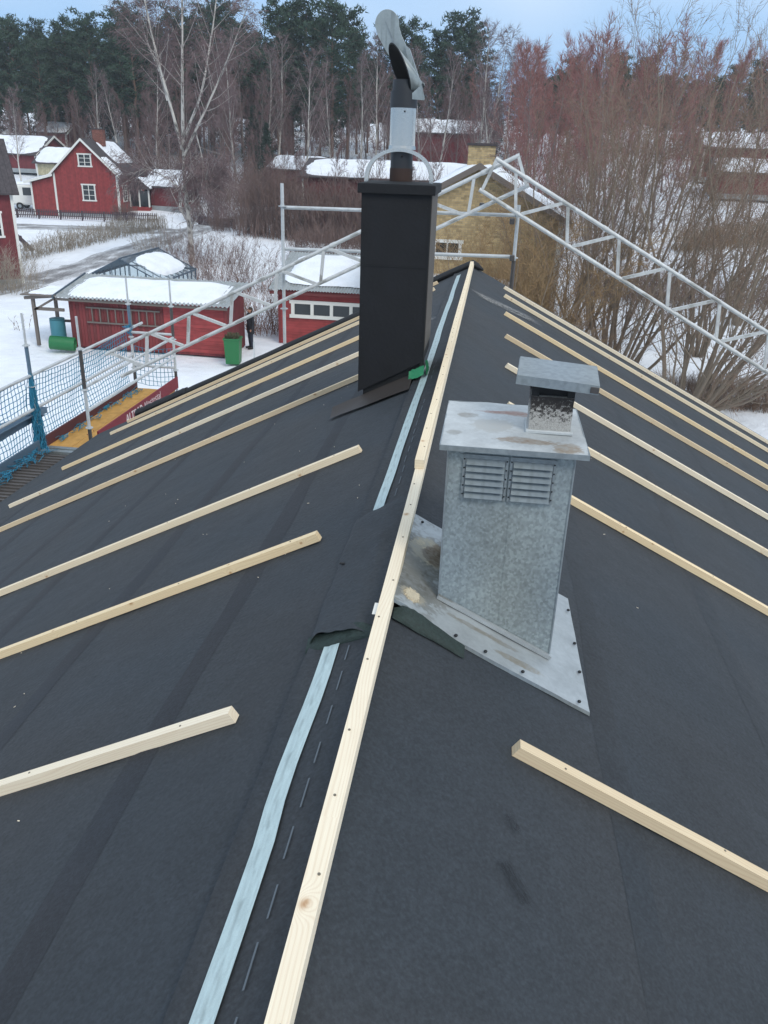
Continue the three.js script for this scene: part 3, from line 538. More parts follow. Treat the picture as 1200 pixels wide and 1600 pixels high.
  mesh('tail_rib', extrude([[-0.01, 0.30], [0.02, 0.28], [0.10, 0.09], [0.04, 0.10]], 0.06).translate(0, 0, -0.085), M.cowl, cowl);
}
// sawdust and splinters left on the felt
{
  const r = rng(5), list = [];
  for (let i = 0; i < 42; i++) { const s = r() < 0.75 ? -1 : 1, x = 0.3 + r() * 2.6, z = -1.2 - r() * 6; list.push(box(0.003 + r() * 0.009, 0.0015, 0.0015 + r() * 0.002).rotateY(r() * 6).translate(s * x, H - T * x + 0.013, z)); }
  single('wood_splinters', list, M.wood, 'tiny pale wood splinters scattered on the charcoal roofing felt', 'splinters', null, 'stuff');
}
console.log('roof');
// ---------------------------------------------------------------- scaffolding
const TR = 0.027;
const tubeM = (name, a, b, m, p, r = TR) => mesh(name, uvBox(rod([a[0], a[1] + H, a[2]], [b[0], b[1] + H, b[2]], r, 12)), m, p);
function rosette(x, y, z, p) { mesh('rosette', [new THREE.CylinderGeometry(0.062, 0.062, 0.011, 14).translate(x, y + H, z), new THREE.CylinderGeometry(0.033, 0.033, 0.05, 12).translate(x, y + H, z)], M.scaffold, p); }
{ // along the left eave, running on past the gable
  const g = thing('eave_scaffold', 'steel tube scaffold with plank decks along the eave by the red shed', 'scaffold', [0, 0, 0]);
  const xi = -6.2, xo = -7.12, bays = [-4.35, -8.35, -12.35, -16.35];
  bays.forEach((z, k) => {
    for (const x of [xi, xo]) {
      const sp = x === xi ? -2.55 : -1.55;
      mesh('standard', uvBox(rod([x, 0.03, z], [x, H - 1.62, z], TR, 12)), M.scaffold, g);
      mesh('standard_sleeve', uvBox(rod([x, H - 3.3, z], [x, H - 2.95, z], TR + 0.004, 12)), M.scaffold_dark, g);
      mesh('standard_sleeve', uvBox(rod([x, H - 2.3, z], [x, H - 1.64, z], TR + 0.004, 12)), x === xi ? M.scaffold_dark : M.steel_blue, g);
      mesh('spigot', uvBox(rod([x, H - 1.63, z], [x, H - 1.10, z], 0.019, 12)), M.scaffold, g);
      mesh('base_plate', box(0.15, 0.012, 0.15, x, 0.04, z), M.scaffold, g);
      for (const y of [-1.62, -2.30, -2.95]) rosette(x, y, z, g);
    }
    tubeM('transom', [xi, -3.46, z], [xo, -3.46, z], M.scaffold, g);
    if (k < 3) {
      const z2 = bays[k + 1];
      for (const y of [-2.12, -2.68]) tubeM('guard_rail', [xo, y, z], [xo, y, z2], M.scaffold, g);
      if (k === 2) for (const y of [-2.26, -2.66]) tubeM('guard_rail', [xi, y, z], [xi, y, z2], M.scaffold, g);
      tubeM('ledger', [xo, -3.5, z], [xo, -3.5, z2], M.scaffold, g);
      tubeM('ledger', [xi, -3.5, z], [xi, -3.5, z2], M.scaffold, g);
    }
  });
  tubeM('guard_rail', [xo, -2.12, -16.35], [xo, -2.12, -16.95], M.scaffold, g);
  tubeM('guard_rail', [xo, -2.2, -16.35], [xi, -2.2, -16.35], M.scaffold, g);
  tubeM('guard_rail', [xo, -2.9, -16.35], [xi, -2.9, -16.35], M.scaffold, g);
  // decks: ribbed steel by the eave, plywood beyond
  for (let z = -4.42; z > -12.2; z -= 0.118) mesh('deck_rib', box(0.86, 0.03, 0.06, (xi + xo) / 2, H - 3.405, z), M.deck_steel, g);
  mesh('deck_pan', box(0.86, 0.012, 7.85, (xi + xo) / 2, H - 3.435, -8.33), M.scaffold_dark, g);
  for (const z of [-12.27, -12.43]) mesh('deck_end', box(0.88, 0.05, 0.10, (xi + xo) / 2, H - 3.40, z), M.galv_plain, g);
  for (let k = 0; k < 2; k++) mesh('deck_board', rbox(0.425, 0.022, 3.82, 0.004, xo + 0.245 + k * 0.432, H - 3.40, -14.42), M.plywood, g);
  const nail = rng(3); for (let k = 0; k < 4; k++) mesh('bolt', new THREE.SphereGeometry(0.011, 8, 6).translate(xo + 0.2 + nail() * 0.5, H - 3.386, -13 - nail() * 2.5), M.toe_red, g);
  mesh('toe_board', box(0.03, 0.19, 3.9, xo + 0.035, H - 3.30, -14.38), M.toe_dark, g);
  mesh('toe_board', box(0.03, 0.19, 7.8, xo + 0.035, H - 3.30, -8.35), M.steel_blue, g);
  // red inner toe board, lettered
  const cv = document.createElement('canvas'); cv.width = 2048; cv.height = 128; const c = cv.getContext('2d');
  c.fillStyle = '#7d2530'; c.fillRect(0, 0, 2048, 128);
  const r = rng(4); for (let i = 0; i < 900; i++) { c.fillStyle = `rgba(${r() < 0.5 ? '40,12,16' : '170,80,80'},${0.05 + r() * 0.1})`; c.fillRect(r() * 2048, r() * 128, 4 + r() * 60, 1 + r() * 3); }
  c.fillStyle = '#e2d6d2'; c.font = 'bold 112px sans-serif'; c.textBaseline = 'middle'; c.fillText('ALTRAD', 600, 66); c.font = '104px sans-serif'; c.fillText('Mostostal', 1060, 66);
  const tt = new THREE.CanvasTexture(cv); tt.colorSpace = THREE.SRGBColorSpace;
  std('toe_lettered', { map: tt, roughness: 0.7 });
  const L = 3.75, tb = mesh('toe_board', box(0.03, 0.24, L, xi + 0.05, H - 3.19, -14.4), M.toe_red, g);
  const face = new THREE.PlaneGeometry(L, 0.238); 
  mesh('lettering', face.rotateY(Math.PI / 2).translate(xi + 0.068, H - 3.19, -14.4), M.toe_lettered, tb);
  tubeM('ledger', [xi + 0.12, -3.36, -12.2], [xi + 0.12, -3.36, -16.4], M.galv_plain, g, 0.017);
  // two blue-grey steel beams lashed under the net
  mesh('side_beam', [box(0.05, 0.16, 1.5, xo - 0.12, H - 2.86, -12.0), box(0.12, 0.012, 1.5, xo - 0.06, H - 2.78, -12.0)], M.steel_blue, g);
  mesh('side_bracket', [barBetween([xo - 0.65, H - 2.95, -11.5], [xo + 0.1, H - 2.75, -12.5], 0.09, 0.07), barBetween([xo - 0.65, H - 2.95, -11.5], [xo - 0.2, H - 3.0, -10.6], 0.09, 0.07)], M.steel_blue, g);
}
{ // safety net hung on the outer guard rail
  const net = thing('safety_net', 'blue knotted safety net hung along the eave scaffold rails', 'safety net', [0, 0, 0]);
  const cords = [], xo = -7.15;
  const seg = (a, b, r = 0.0068) => { const d = V(b[0] - a[0], b[1] - a[1], b[2] - a[2]).normalize(), s = V(0.3, 1, 0.2).cross(d).normalize(), t = d.clone().cross(s); const P = []; for (const q of [a, b]) for (let k = 0; k < 3; k++) { const an = k * 2.094; P.push(q[0] + r * (s.x * Math.cos(an) + t.x * Math.sin(an)), q[1] + r * (s.y * Math.cos(an) + t.y * Math.sin(an)), q[2] + r * (s.z * Math.cos(an) + t.z * Math.sin(an))); } const o = segP.length / 3; segP.push(...P); for (let k = 0; k < 3; k++) { const m = (k + 1) % 3; segI.push(o + k, o + m, o + 3 + k, o + m, o + 3 + m, o + 3 + k); } };
  let segP = [], segI = [];
  const flush = () => { const g = new THREE.BufferGeometry(); g.setAttribute('position', new THREE.Float32BufferAttribute(segP, 3)); g.setIndex(segI); g.computeVertexNormals(); segP = []; segI = []; return g; };
  const sheet = (P, nu, nv) => { for (let i = 0; i <= nu; i++) for (let j = 0; j <= nv; j++) { const p = P(i / nu, j / nv); if (i < nu) seg(p, P((i + 1) / nu, j / nv)); if (j < nv) seg(p, P(i / nu, (j + 1) / nv)); } };
  const side = (z0, z1) => (u, v) => { const z = mix(z0, z1, u) + 0.05 * Math.sin(v * 5 + u * 9) + 0.03 * noise(u * 12, v * 4), sag = 0.10 * Math.sin(u * Math.PI) * (1 - v); return [xo - 0.04 - 0.07 * Math.sin(v * 3) - 0.03 * noise(u * 6, v * 3, 2), H + mix(-2.14, -3.34, v) - sag + 0.02 * noise(u * 20, v * 9), z]; };
  sheet(side(-12.4, -16.3), 40, 12); mesh('netting', flush(), M.net, net);
  sheet(side(-8.35, -12.3), 42, 12); mesh('netting', flush(), M.net, net);
  sheet((u, v) => [mix(-7.1, -6.22, u) , H + mix(-2.5, -3.3, v) - 0.05 * Math.sin(u * 3.1), -16.42 + 0.05 * noise(u * 4, v * 4)], 10, 8); mesh('netting', flush(), M.net, net);
  // the gathered end tied round the post, with loose strands
  const r = rng(9);
  for (let k = 0; k < 95; k++) { let a = r() * 6.28, p = [xo + 0.03 + Math.cos(a) * 0.03, H - 2.05 - r() * 0.25, -12.35 + Math.sin(a) * 0.03]; for (let s = 0; s < 9; s++) { const y = p[1] - 0.155, w = 0.05 + 0.06 * clamp((H - 2.2 - y) / 1.0) ; a += (r() - 0.5) * 1.4; const q = [xo + 0.03 + Math.cos(a) * w * r(), Math.max(H - 3.40, y), -12.35 + Math.sin(a) * w * 1.5 * r()]; seg(p, q, 0.006); p = q; } }
  mesh('gathered_net', flush(), M.net_bunch, net);
  for (let k = 0; k < 130; k++) { let p = [xo + 0.1 + r() * 0.2, H - 3.375 + r() * 0.09, -8.6 - r() * 3.7]; for (let s = 0; s < 4; s++) { const q = [clamp(p[0] + (r() - 0.5) * 0.14, xo, xo + 0.4), H - 3.375 + r() * 0.1, p[2] + (r() - 0.5) * 0.3]; seg(p, q, 0.005); p = q; } }
  mesh('slack_net', flush(), M.net_bunch, net).userData.kind = 'stuff';
  for (let k = 0; k < 70; k++) { let p = [xo + 0.12 + r() * 0.12, H - 3.36 + r() * 0.06, -12.6 - r() * 3.6]; for (let s = 0; s < 4; s++) { const q = [clamp(p[0] + (r() - 0.5) * 0.1, xo + 0.05, xo + 0.3), H - 3.375 + r() * 0.07, p[2] + (r() - 0.5) * 0.25]; seg(p, q, 0.005); p = q; } }
  mesh('slack_net', flush(), M.net, net).userData.kind = 'stuff';
  for (let k = 0; k < 26; k++) { let p = [xo, H - 2.1, -16.3]; for (let s = 0; s < 4; s++) { const q = [p[0] + (r() - 0.5) * 0.12, p[1] + (r() - 0.55) * 0.12, p[2] + (r() - 0.5) * 0.14]; seg(p, q, 0.006); p = q; } }
  mesh('gathered_net', flush(), M.net_bunch, net);
}
// lattice beams set along both slopes beyond the gable
function lattice_beam(a, b, depth, z, period, label, capEnd, first) {           // a, b: ends of the top chord [x, y]
  const g = thing('lattice_beam', label, 'lattice beam', [0, 0, 0], 0, 'lattice beams over the gable');
  const dx = b[0] - a[0], dy = b[1] - a[1], L = Math.hypot(dx, dy), ux = dx / L, uy = dy / L, s = ux > 0 ? 1 : -1, nx = uy * s, ny = -ux * s;
  const at = (t, d, dz = 0) => [a[0] + ux * t + nx * d, a[1] + uy * t + ny * d, z + dz];
  tubeM('top_chord', at(0, 0), at(L, 0), M.alu, g, 0.030); tubeM('bottom_chord', at(capEnd, depth), at(L - 0.05, depth), M.alu, g, 0.030);
  const strut = (p, q) => mesh('strut', barBetween([p[0], p[1] + H, p[2]], [q[0], q[1] + H, q[2]], 0.045, 0.045), M.alu, g);
  if (capEnd < 0.2) strut(at(0.02, 0), at(0.06, depth));
  const sh = depth / Math.abs(ux) * Math.abs(uy);
  for (let t = first; t < L - 0.6; t += period) { strut(at(t, 0.02), at(t + sh + 0.03, depth - 0.02)); strut(at(t + sh + 0.12, depth - 0.02), at(t + period - 0.09, 0.02)); }
  for (let t = 0.5; t < L; t += period * 1.5) mesh('sleeve', uvBox(rod([at(t, 0)[0], at(t, 0)[1] + H, z], [at(t + 0.09, 0)[0], at(t + 0.09, 0)[1] + H, z], 0.036, 12)), M.alu, g);
}
lattice_beam([0.54, 1.465], [-6.12, -1.865], 0.435, -13.06, 0.84, 'pale aluminium lattice beam sloping down toward the red sheds', 0.02, 0.72);
lattice_beam([0.20, 1.41], [6.9, -2.145], 0.47, -12.94, 0.90, 'pale aluminium lattice beam sloping down toward the bare willows', 0.02, 0.36);
{
  const g = thing('gable_scaffold', 'two steel standards with cross rails behind the ridge end', 'scaffold', [0, 0, 0]);
  for (const [x, y] of [[-3.03, 0.95], [0.60, 0.78]]) {
    mesh('standard', uvBox(rod([x, 0.03, -13.2], [x, H + y, -13.2], TR, 12)), M.scaffold, g);
    mesh('base_plate', box(0.15, 0.012, 0.15, x, 0.04, -13.2), M.scaffold, g);
    rosette(x, y > 0.9 ? 0.62 : 0.02, -13.2, g); rosette(x, -0.95, -13.2, g);
  }
  mesh('standard_sleeve', uvBox(rod([0.60, H - 1.4, -13.2], [0.60, H - 0.02, -13.2], TR + 0.004, 12)), M.scaffold_dark, g);
  tubeM('guard_rail', [-3.03, 0.60, -13.24], [0.60, 0.63, -13.24], M.scaffold, g); tubeM('guard_rail', [-3.03, -0.02, -13.24], [0.60, 0.03, -13.24], M.scaffold, g);
  for (const [x, y] of [[-0.78, 0.60], [0.52, 0.55], [0.05, 0.75], [0.57, 0.02]]) mesh('coupler', rbox(0.075, 0.085, 0.10, 0.012, x, H + y, -13.15), M.scaffold_dark, g);
}
console.log('scaffold');
// ---------------------------------------------------------------- village buildings
const atG = (x, z) => ground(x, z);
function windowUnit(parent, x, y, w, h, { cols = 2, rows = 2, z = 0, t = 0.24 } = {}) {   // on a wall facing +z at z
  const f = mesh('window', [box(w + t, t / 2, 0.07, x, y + h / 2, z + 0.03), box(w + t, t / 2, 0.07, x, y - h / 2, z + 0.03), box(t / 2, h - t / 2, 0.07, x - w / 2, y, z + 0.03), box(t / 2, h - t / 2, 0.07, x + w / 2, y, z + 0.03)], M.white_paint, parent);
  const pw = w / cols, ph = h / rows;
  for (let i = 0; i < cols; i++) for (let j = 0; j < rows; j++) mesh('pane', box(pw - 0.04, ph - 0.04, 0.015, x - w / 2 + (i + 0.5) * pw, y - h / 2 + (j + 0.5) * ph, z + 0.02), M.glass_dark, f);
  const bars = []; for (let i = 1; i < cols; i++) bars.push(box(0.06, h, 0.05, x - w / 2 + i * pw, y, z + 0.035)); for (let j = 1; j < rows; j++) bars.push(box(w, 0.04, 0.04, x, y - h / 2 + j * ph, z + 0.034));
  if (bars.length) mesh('glazing_bar', bars, M.white_paint, f);
  return f;
}
function turned(parent, fn, q) { const n0 = parent.children.length; fn(); for (const c of parent.children.slice(n0)) c.applyMatrix4(q); }
// gable house: front gable in the plane z = 0 facing +z, going back to -len
function gableHouse(o) {
  const g = thing(o.name, o.label, 'house', [o.x, atG(o.x, o.z) - 0.15, o.z], o.turn ?? 0, o.group);
  const { w, len, eave, ridge } = o, wallM = o.wall ?? M.red_boards, over = 0.35;
  mesh('wall', extrude([[-w / 2, 0], [w / 2, 0], [w / 2, eave], [0, ridge], [-w / 2, eave]], len).translate(0, 0, -len), wallM, g);
  mesh('foundation', box(w + 0.08, 0.45, len + 0.08, 0, 0.2, -len / 2), M.eternit, g);
  const pitch = (ridge - eave) / (w / 2), ang = Math.atan(pitch);
  for (const s of [-1, 1]) {
    const e = w / 2 + over, y0 = ridge + 0.14, y1 = ridge + 0.14 - pitch * e;
    const rf = mesh('roof_slope', extrude([[0, y0], [s * e, y1], [s * e, y1 - 0.1], [0, y0 - 0.1]], len + 2 * over).translate(0, 0, -len - over), o.roof ?? M.roof_dark, g);
    if (o.snow !== false) for (const [cx, cz, rx, rz] of (o.patches?.[s < 0 ? 0 : 1] ?? [[0.5, 0.5, 0.47, 0.48]])) {
      const sl = e / Math.cos(ang), m = snowSlab(rx * sl, rz * (len + 2 * over), 0.16, 6, cx * 7 + s + o.x, 0.05);
      m.rotateZ(-s * ang); m.translate(s * e * cx, y0 + 0.005 - pitch * e * cx, over - cz * (len + 2 * over)); mesh('snow', m, M.snow, rf);
    }
    const bb = mesh('barge_board', extrude([[0, y0 + 0.03], [s * (e + 0.02), y1 + 0.03], [s * (e + 0.02), y1 - 0.2], [0, y0 - 0.2]], 0.05).translate(0, 0, over), o.barge ?? M.white_paint, g);
    mesh('corner_board', box(0.16, eave, 0.05, s * (w / 2 - 0.06), eave / 2, 0.028), M.white_paint, g);
    mesh('corner_board', box(0.05, eave, 0.16, s * (w / 2 + 0.028), eave / 2, -0.06), M.white_paint, g);
  }
  for (const q of [-1, 1]) mesh('corner_board', box(0.05, eave, 0.16, q * (w / 2 + 0.028), eave / 2, -len + 0.06), M.white_paint, g);
  for (const [x, y, ww, hh] of o.front ?? []) windowUnit(g, x, y, ww, hh, { cols: 2, rows: o.rows ?? 3 });
  for (const [x, y, ww, hh] of o.right ?? []) turned(g, () => windowUnit(g, 0, y, ww, hh, { cols: 2, rows: 3 }), new THREE.Matrix4().makeRotationY(Math.PI / 2).setPosition(w / 2, 0, -x));
  if (o.chimney) { const [z, y0, ww, hh, m] = o.chimney; const c = mesh('chimney', box(ww, hh, ww * 0.8, o.chx ?? 0, ridge + y0 + hh / 2, -z), m ?? M.brick, g); mesh('chimney_cap', box(ww + 0.12, 0.1, ww * 0.8 + 0.12, o.chx ?? 0, ridge + y0 + hh + 0.05, -z), M.roof_dark, c); }
  return g;
}
// red house beyond the road
{
  const g = gableHouse({ name: 'red_house', label: 'red house with white trimmed gable and lean-to behind the low picket fence', x: -38.0, z: -78, turn: 0.10, w: 6.0, len: 8.5, eave: 3.9, ridge: 6.75, front: [[0.1, 5.05, 1.15, 1.05], [0.2, 2.25, 1.15, 1.4]], right: [[1.8, 2.2, 1.2, 1.4], [6.4, 2.2, 1.1, 1.3]], chimney: [3.3, -0.5, 0.95, 1.45], chx: 0.5,
    patches: [[[0.5, 0.5, 0.45, 0.47]], [[0.72, 0.1, 0.24, 0.075], [0.36, 0.62, 0.3, 0.3]]] });
  // lean-to against its left side
  const lt = mesh('lean_to', extrude([[-5.3, 0], [-3.0, 0], [-3.0, 3.55], [-5.3, 2.95]], 6).translate(0, 0, -6.02), M.red_boards, g);
  mesh('lean_to_roof', extrude([[-5.75, 2.92], [-3.02, 3.66], [-3.02, 3.78], [-5.75, 3.04]], 6.6).translate(0, 0, -6.3), M.roof_dark, lt);
  const s = snowSlab(1.4, 3.1, 0.15, 6, 4, 0.05); s.rotateZ(0.265); mesh('snow', s.translate(-4.4, 3.42, -3.0), M.snow, lt);
  mesh('barge_board', extrude([[-5.78, 2.86], [-3.0, 3.6], [-3.0, 3.82], [-5.78, 3.08]], 0.05).translate(0, 0, 0.31), M.white_paint, lt);
  mesh('corner_board', box(0.16, 2.95, 0.05, -5.22, 1.48, 0.03), M.white_paint, lt);
  // porch on the right side with a glazed front
  const p = mesh('porch', box(2.0, 0.95, 2.6, 4.0, 0.48, -4.2), M.red_boards, g);
  for (const [x, z] of [[3.1, -2.95], [4.95, -2.95], [4.95, -5.45], [4.02, -2.95], [4.95, -4.2]]) mesh('porch_post', box(0.13, 1.7, 0.13, x, 1.78, z), M.white_paint, p);
  mesh('porch_pane', box(0.8, 1.45, 0.03, 3.57, 1.7, -2.95), M.glass_dark, p); mesh('porch_pane', box(0.8, 1.45, 0.03, 4.48, 1.7, -2.95), M.glass_dark, p); mesh('porch_pane', box(0.03, 1.45, 1.1, 4.95, 1.7, -3.58), M.glass_dark, p);
  mesh('porch_roof', extrude([[2.95, 2.55], [5.25, 2.55], [4.1, 3.55]], 3.0).translate(0, 0, -5.6), M.roof_dark, p);
  for (const q of [-1, 1]) { const m = snowSlab(0.72, 1.45, 0.14, 6, q + 3, 0.06); m.rotateZ(-q * 0.71); mesh('snow', m.translate(4.1 + q * 0.6, 3.1, -4.1), M.snow, p); }
}
gableHouse({ name: 'red_outbuilding', label: 'small red outbuilding with snowy roof beside the red house porch', x: -29.8, z: -83, turn: 1.35, w: 3.4, len: 4.0, eave: 2.3, ridge: 3.6, wall: M.red_dark, front: [[0, 1.4, 0.8, 1.0]], rows: 2 });
gableHouse({ name: 'dark_roof_house', label: 'red house corner with dark bare roof at the end of the twig hedge', x: -35.75, z: -44.9, turn: -0.927, w: 6.4, len: 8, eave: 5.35, ridge: 7.9, wall: M.red_dark, snow: false, front: [], right: [[6.75, 3.5, 0.9, 1.35], [4.2, 3.5, 0.9, 1.35]] });
gableHouse({ name: 'hillside_house', label: 'house with wide snowy roof and small red gable uphill of the red house', x: -53.0, z: -101, turn: 1.45, w: 7, len: 11, eave: 2.0, ridge: 3.9, wall: M.red_dark, front: [], right: [] });
gableHouse({ name: 'cream_house', label: 'cream walled house with snowy roof just behind the red house', x: -47.6, z: -97, turn: 1.5, w: 5, len: 4.2, eave: 1.8, ridge: 3.3, wall: M.cream_wall, front: [] });
gableHouse({ name: 'forest_cabin', label: 'dark red cabin with snowy roof among the pine trunks', x: -58.0, z: -117, turn: 1.5, w: 4.4, len: 4.6, eave: 2.4, ridge: 3.6, wall: M.red_dark, right: [], front: [] });
gableHouse({ name: 'long_red_house', label: 'long low red house with unbroken snowy roof behind the black chimney', x: -1.2, z: -77, turn: 1.545, w: 8, len: 15, eave: 4.6, ridge: 5.9, wall: M.red_dark, right: [], front: [] });
gableHouse({ name: 'upper_red_house', label: 'red house high on the slope behind the flue cowl', x: -2.4, z: -106, turn: 1.545, w: 6, len: 9, eave: 5.1, ridge: 6.5, wall: M.red_dark, right: [], front: [] }).traverse(o => o);
gableHouse({ name: 'slope_house', label: 'red house with two snowy roof levels on the slope behind the willows', x: 26.2, z: -92, turn: 1.55, w: 5.6, len: 6.5, eave: 3.1, ridge: 4.4, wall: M.red_dark, right: [[2, 1.8, 1, 1.1]], front: [] });
gableHouse({ name: 'slope_cottage', label: 'low red cottage with snowy roof below the house on the slope', x: 25.6, z: -83, turn: 1.55, w: 4.4, len: 6.2, eave: 2.2, ridge: 3.2, wall: M.red_dark, front: [] });
gableHouse({ name: 'slope_barn', label: 'red barn with snowy roof at the far end of the slope', x: 33.5, z: -90, turn: 1.5, w: 5, len: 7, eave: 2.6, ridge: 4, wall: M.red_dark, front: [] });
gableHouse({ name: 'tall_shed', label: 'snow roofed shed in the clearing behind the slender birches', x: -17.5, z: -92, turn: 1.4, w: 5, len: 6, eave: 2.8, ridge: 4.0, wall: M.red_dark, front: [] });
// tan brick house just behind the gable
{
  const g = gableHouse({ name: 'tan_house', label: 'tan brick house standing behind the scaffolded gable', x: -0.47, z: -33, w: 6.5, len: 9, eave: 5.95, ridge: 7.7, wall: M.tan_wall, barge: M.old_wood, front: [[-1.02, 4.75, 1.0, 0.62]], rows: 1, chimney: [2.2, -0.6, 1.05, 1.35, M.tan_wall] });
  const p = mesh('annex', extrude([[-3.6, 0], [1.4, 0], [1.4, 3.55], [-3.6, 3.55]], 2.9).translate(0, 0, 0.02), M.tan_wall, g);
  mesh('annex_roof', box(5.4, 0.12, 3.3, -1.1, 3.64, 1.6), M.roof_dark, p);
  mesh('snow', snowSlab(2.6, 1.55, 0.22, 7, 3, 0.05).translate(-1.1, 3.7, 1.6), M.snow, p);
}
// ---------------------------------------------------------------- corrugated sheds
function corrugated(w, l, pitch, amp, seed = 0) {
  const n = Math.round(w / pitch * 6);
  return grid(n, 6, (u, v) => { const x = (u - 0.5) * w; return [x, amp * Math.sin(x / pitch * Math.PI * 2), -v * l, x, v * l]; });
}
{
  const g = thing('board_shed', 'red board shed with snowy corrugated roof and a ladder on its wall', 'shed', [-13.6, 0, -32.4], -0.02);
  const W = 6.8, D = 2.3, hh = 2.12, rise = 0.42;
  mesh('wall', extrude([[0, 0], [D, 0], [D, hh + rise], [0, hh]], W).rotateY(Math.PI / 2).translate(-W / 2, 0, 0), M.red_dark, g);
  const r = rng(14);
  for (let x = -W / 2 + 0.05, i = 0; x < 0.62; x += 0.135, i++) mesh('board', box(0.122, hh - 0.1 + r() * 0.05, 0.022, x + 0.06, (hh - 0.08) / 2 + 0.06, 0.013 + r() * 0.006), r() < 0.5 ? M.red_plank : M.red_plank_old, g);
  for (let y = 0.1, i = 0; y < hh - 0.15; y += 0.17, i++) mesh('weatherboard', box(W / 2 - 0.72, 0.165, 0.022, W / 4 + 0.36, y + 0.085, 0.012 + 0.004 * (i % 2)), M.red_bright, g);
  mesh('corner_post', box(0.12, hh, 0.06, W / 2 - 0.05, hh / 2, 0.03), M.red_plank, g);
  const rf = corrugated(W + 0.62, D + 0.75, 0.177, 0.028), ang = Math.atan(rise / D); rf.rotateX(ang); rf.translate(-0.1, hh - 0.02, 0.42);
  const roof = mesh('corrugated_roof', rf, M.eternit, g);
  const s = snowSlab(W / 2 - 0.1, (D + 0.75) / 2 - 0.27, 0.10, 8, 7, 0.04); s.rotateX(ang); mesh('snow', s.translate(-0.2, hh + 0.245, -0.98), M.snow, roof);
  mesh('verge_board', barBetween([-W / 2 - 0.42, hh - 0.02, 0.45], [-W / 2 - 0.42, hh + 0.52, -2.5], 0.05, 0.14), M.gh_frame, roof);
  mesh('eave_board', box(W + 0.5, 0.1, 0.04, -0.1, hh - 0.11, 0.33), M.old_wood, g);
}
{
  const g = thing('ladder', 'grey wooden ladder hung sideways on the board shed wall', 'ladder', [-14.6, 1.4, -32.33], -0.02);
  mesh('rail', box(3.2, 0.06, 0.05, 0, 0.3, 0), M.old_wood, g); mesh('rail', box(3.2, 0.06, 0.05, 0, -0.3, 0), M.old_wood, g);
  for (let k = 0; k < 9; k++) mesh('rung', box(0.045, 0.6, 0.035, -1.35 + k * 0.34, 0, 0.002), M.old_wood, g);
}
{ // open lean-to frame at the end of the shed
  const g = thing('open_lean_to', 'open timber lean-to frame at the end of the board shed', 'lean-to', [-17.6, 0, -32.3]);
  mesh('post', box(0.12, 2.0, 0.12, -0.85, 1.0, 0), M.old_wood, g); mesh('post', box(0.12, 2.1, 0.12, -0.85, 1.05, -1.8), M.old_wood, g);
  mesh('beam', box(1.35, 0.12, 0.1, -0.2, 1.55, 0.02), M.old_wood, g); mesh('beam', box(1.3, 0.10, 0.1, -0.2, 0.85, -1.2), M.old_wood, g);
  mesh('brace', barBetween([-0.8, 1.5, 0.03], [0.1, 2.0, 0.03], 0.08, 0.08), M.old_wood, g);
  mesh('rafter', barBetween([-1.15, 1.98, 0.1], [0.2, 2.12, 0.1], 0.1, 0.12), M.old_wood, g); mesh('rafter', barBetween([-1.15, 1.98, -1.9], [0.2, 2.12, -1.9], 0.1, 0.12), M.old_wood, g);
  const rf = mesh('roof_board', box(1.5, 0.05, 2.3, -0.5, 2.13, -0.9).rotateZ(0.0), M.old_wood, g);
  mesh('snow', snowSlab(0.68, 1.05, 0.06, 6, 2, 0.08).translate(-0.45, 2.155, -0.95), M.snow, rf);
  mesh('white_panel', (() => { const c = corrugated(0.55, 1.75, 0.09, 0.015); c.rotateX(-Math.PI / 2); return c.translate(0.22, 0.25, -0.25).translate(0, 0, 0); })().rotateX(0), M.white_paint, g);
}
function lathe(pts, seg = 24) { return new THREE.LatheGeometry(pts.map(p => new THREE.Vector2(...p)), seg); }
const drum = (r, h) => lathe([[0, 0], [r * 0.97, 0], [r, 0.02], [r, h * 0.32], [r * 1.03, h * 0.34], [r, h * 0.36], [r, h * 0.64], [r * 1.03, h * 0.66], [r, h * 0.68], [r, h - 0.02], [r * 0.97, h], [r * 0.93, h], [r * 0.93, 0.06], [0, 0.05]]);
{
  const b = thing('rain_barrel', 'teal upright barrel standing in the open lean-to', 'barrel', [-17.75, 0.1, -32.75]); mesh('shell', drum(0.31, 0.95), M.barrel_teal, b);
  mesh('lid', lathe([[0, 0.96], [0.30, 0.965], [0.315, 0.985], [0.30, 1.0], [0, 1.01]]), M.barrel_teal, b);
  const d = thing('tipped_barrel', 'bright green barrel lying on its side in the snow', 'barrel', [-17.55, 0.33, -31.6]); const q = drum(0.28, 1.0); q.rotateZ(-Math.PI / 2 - 0.08); q.rotateY(0.25); mesh('shell', q, M.barrel_green, d);
}
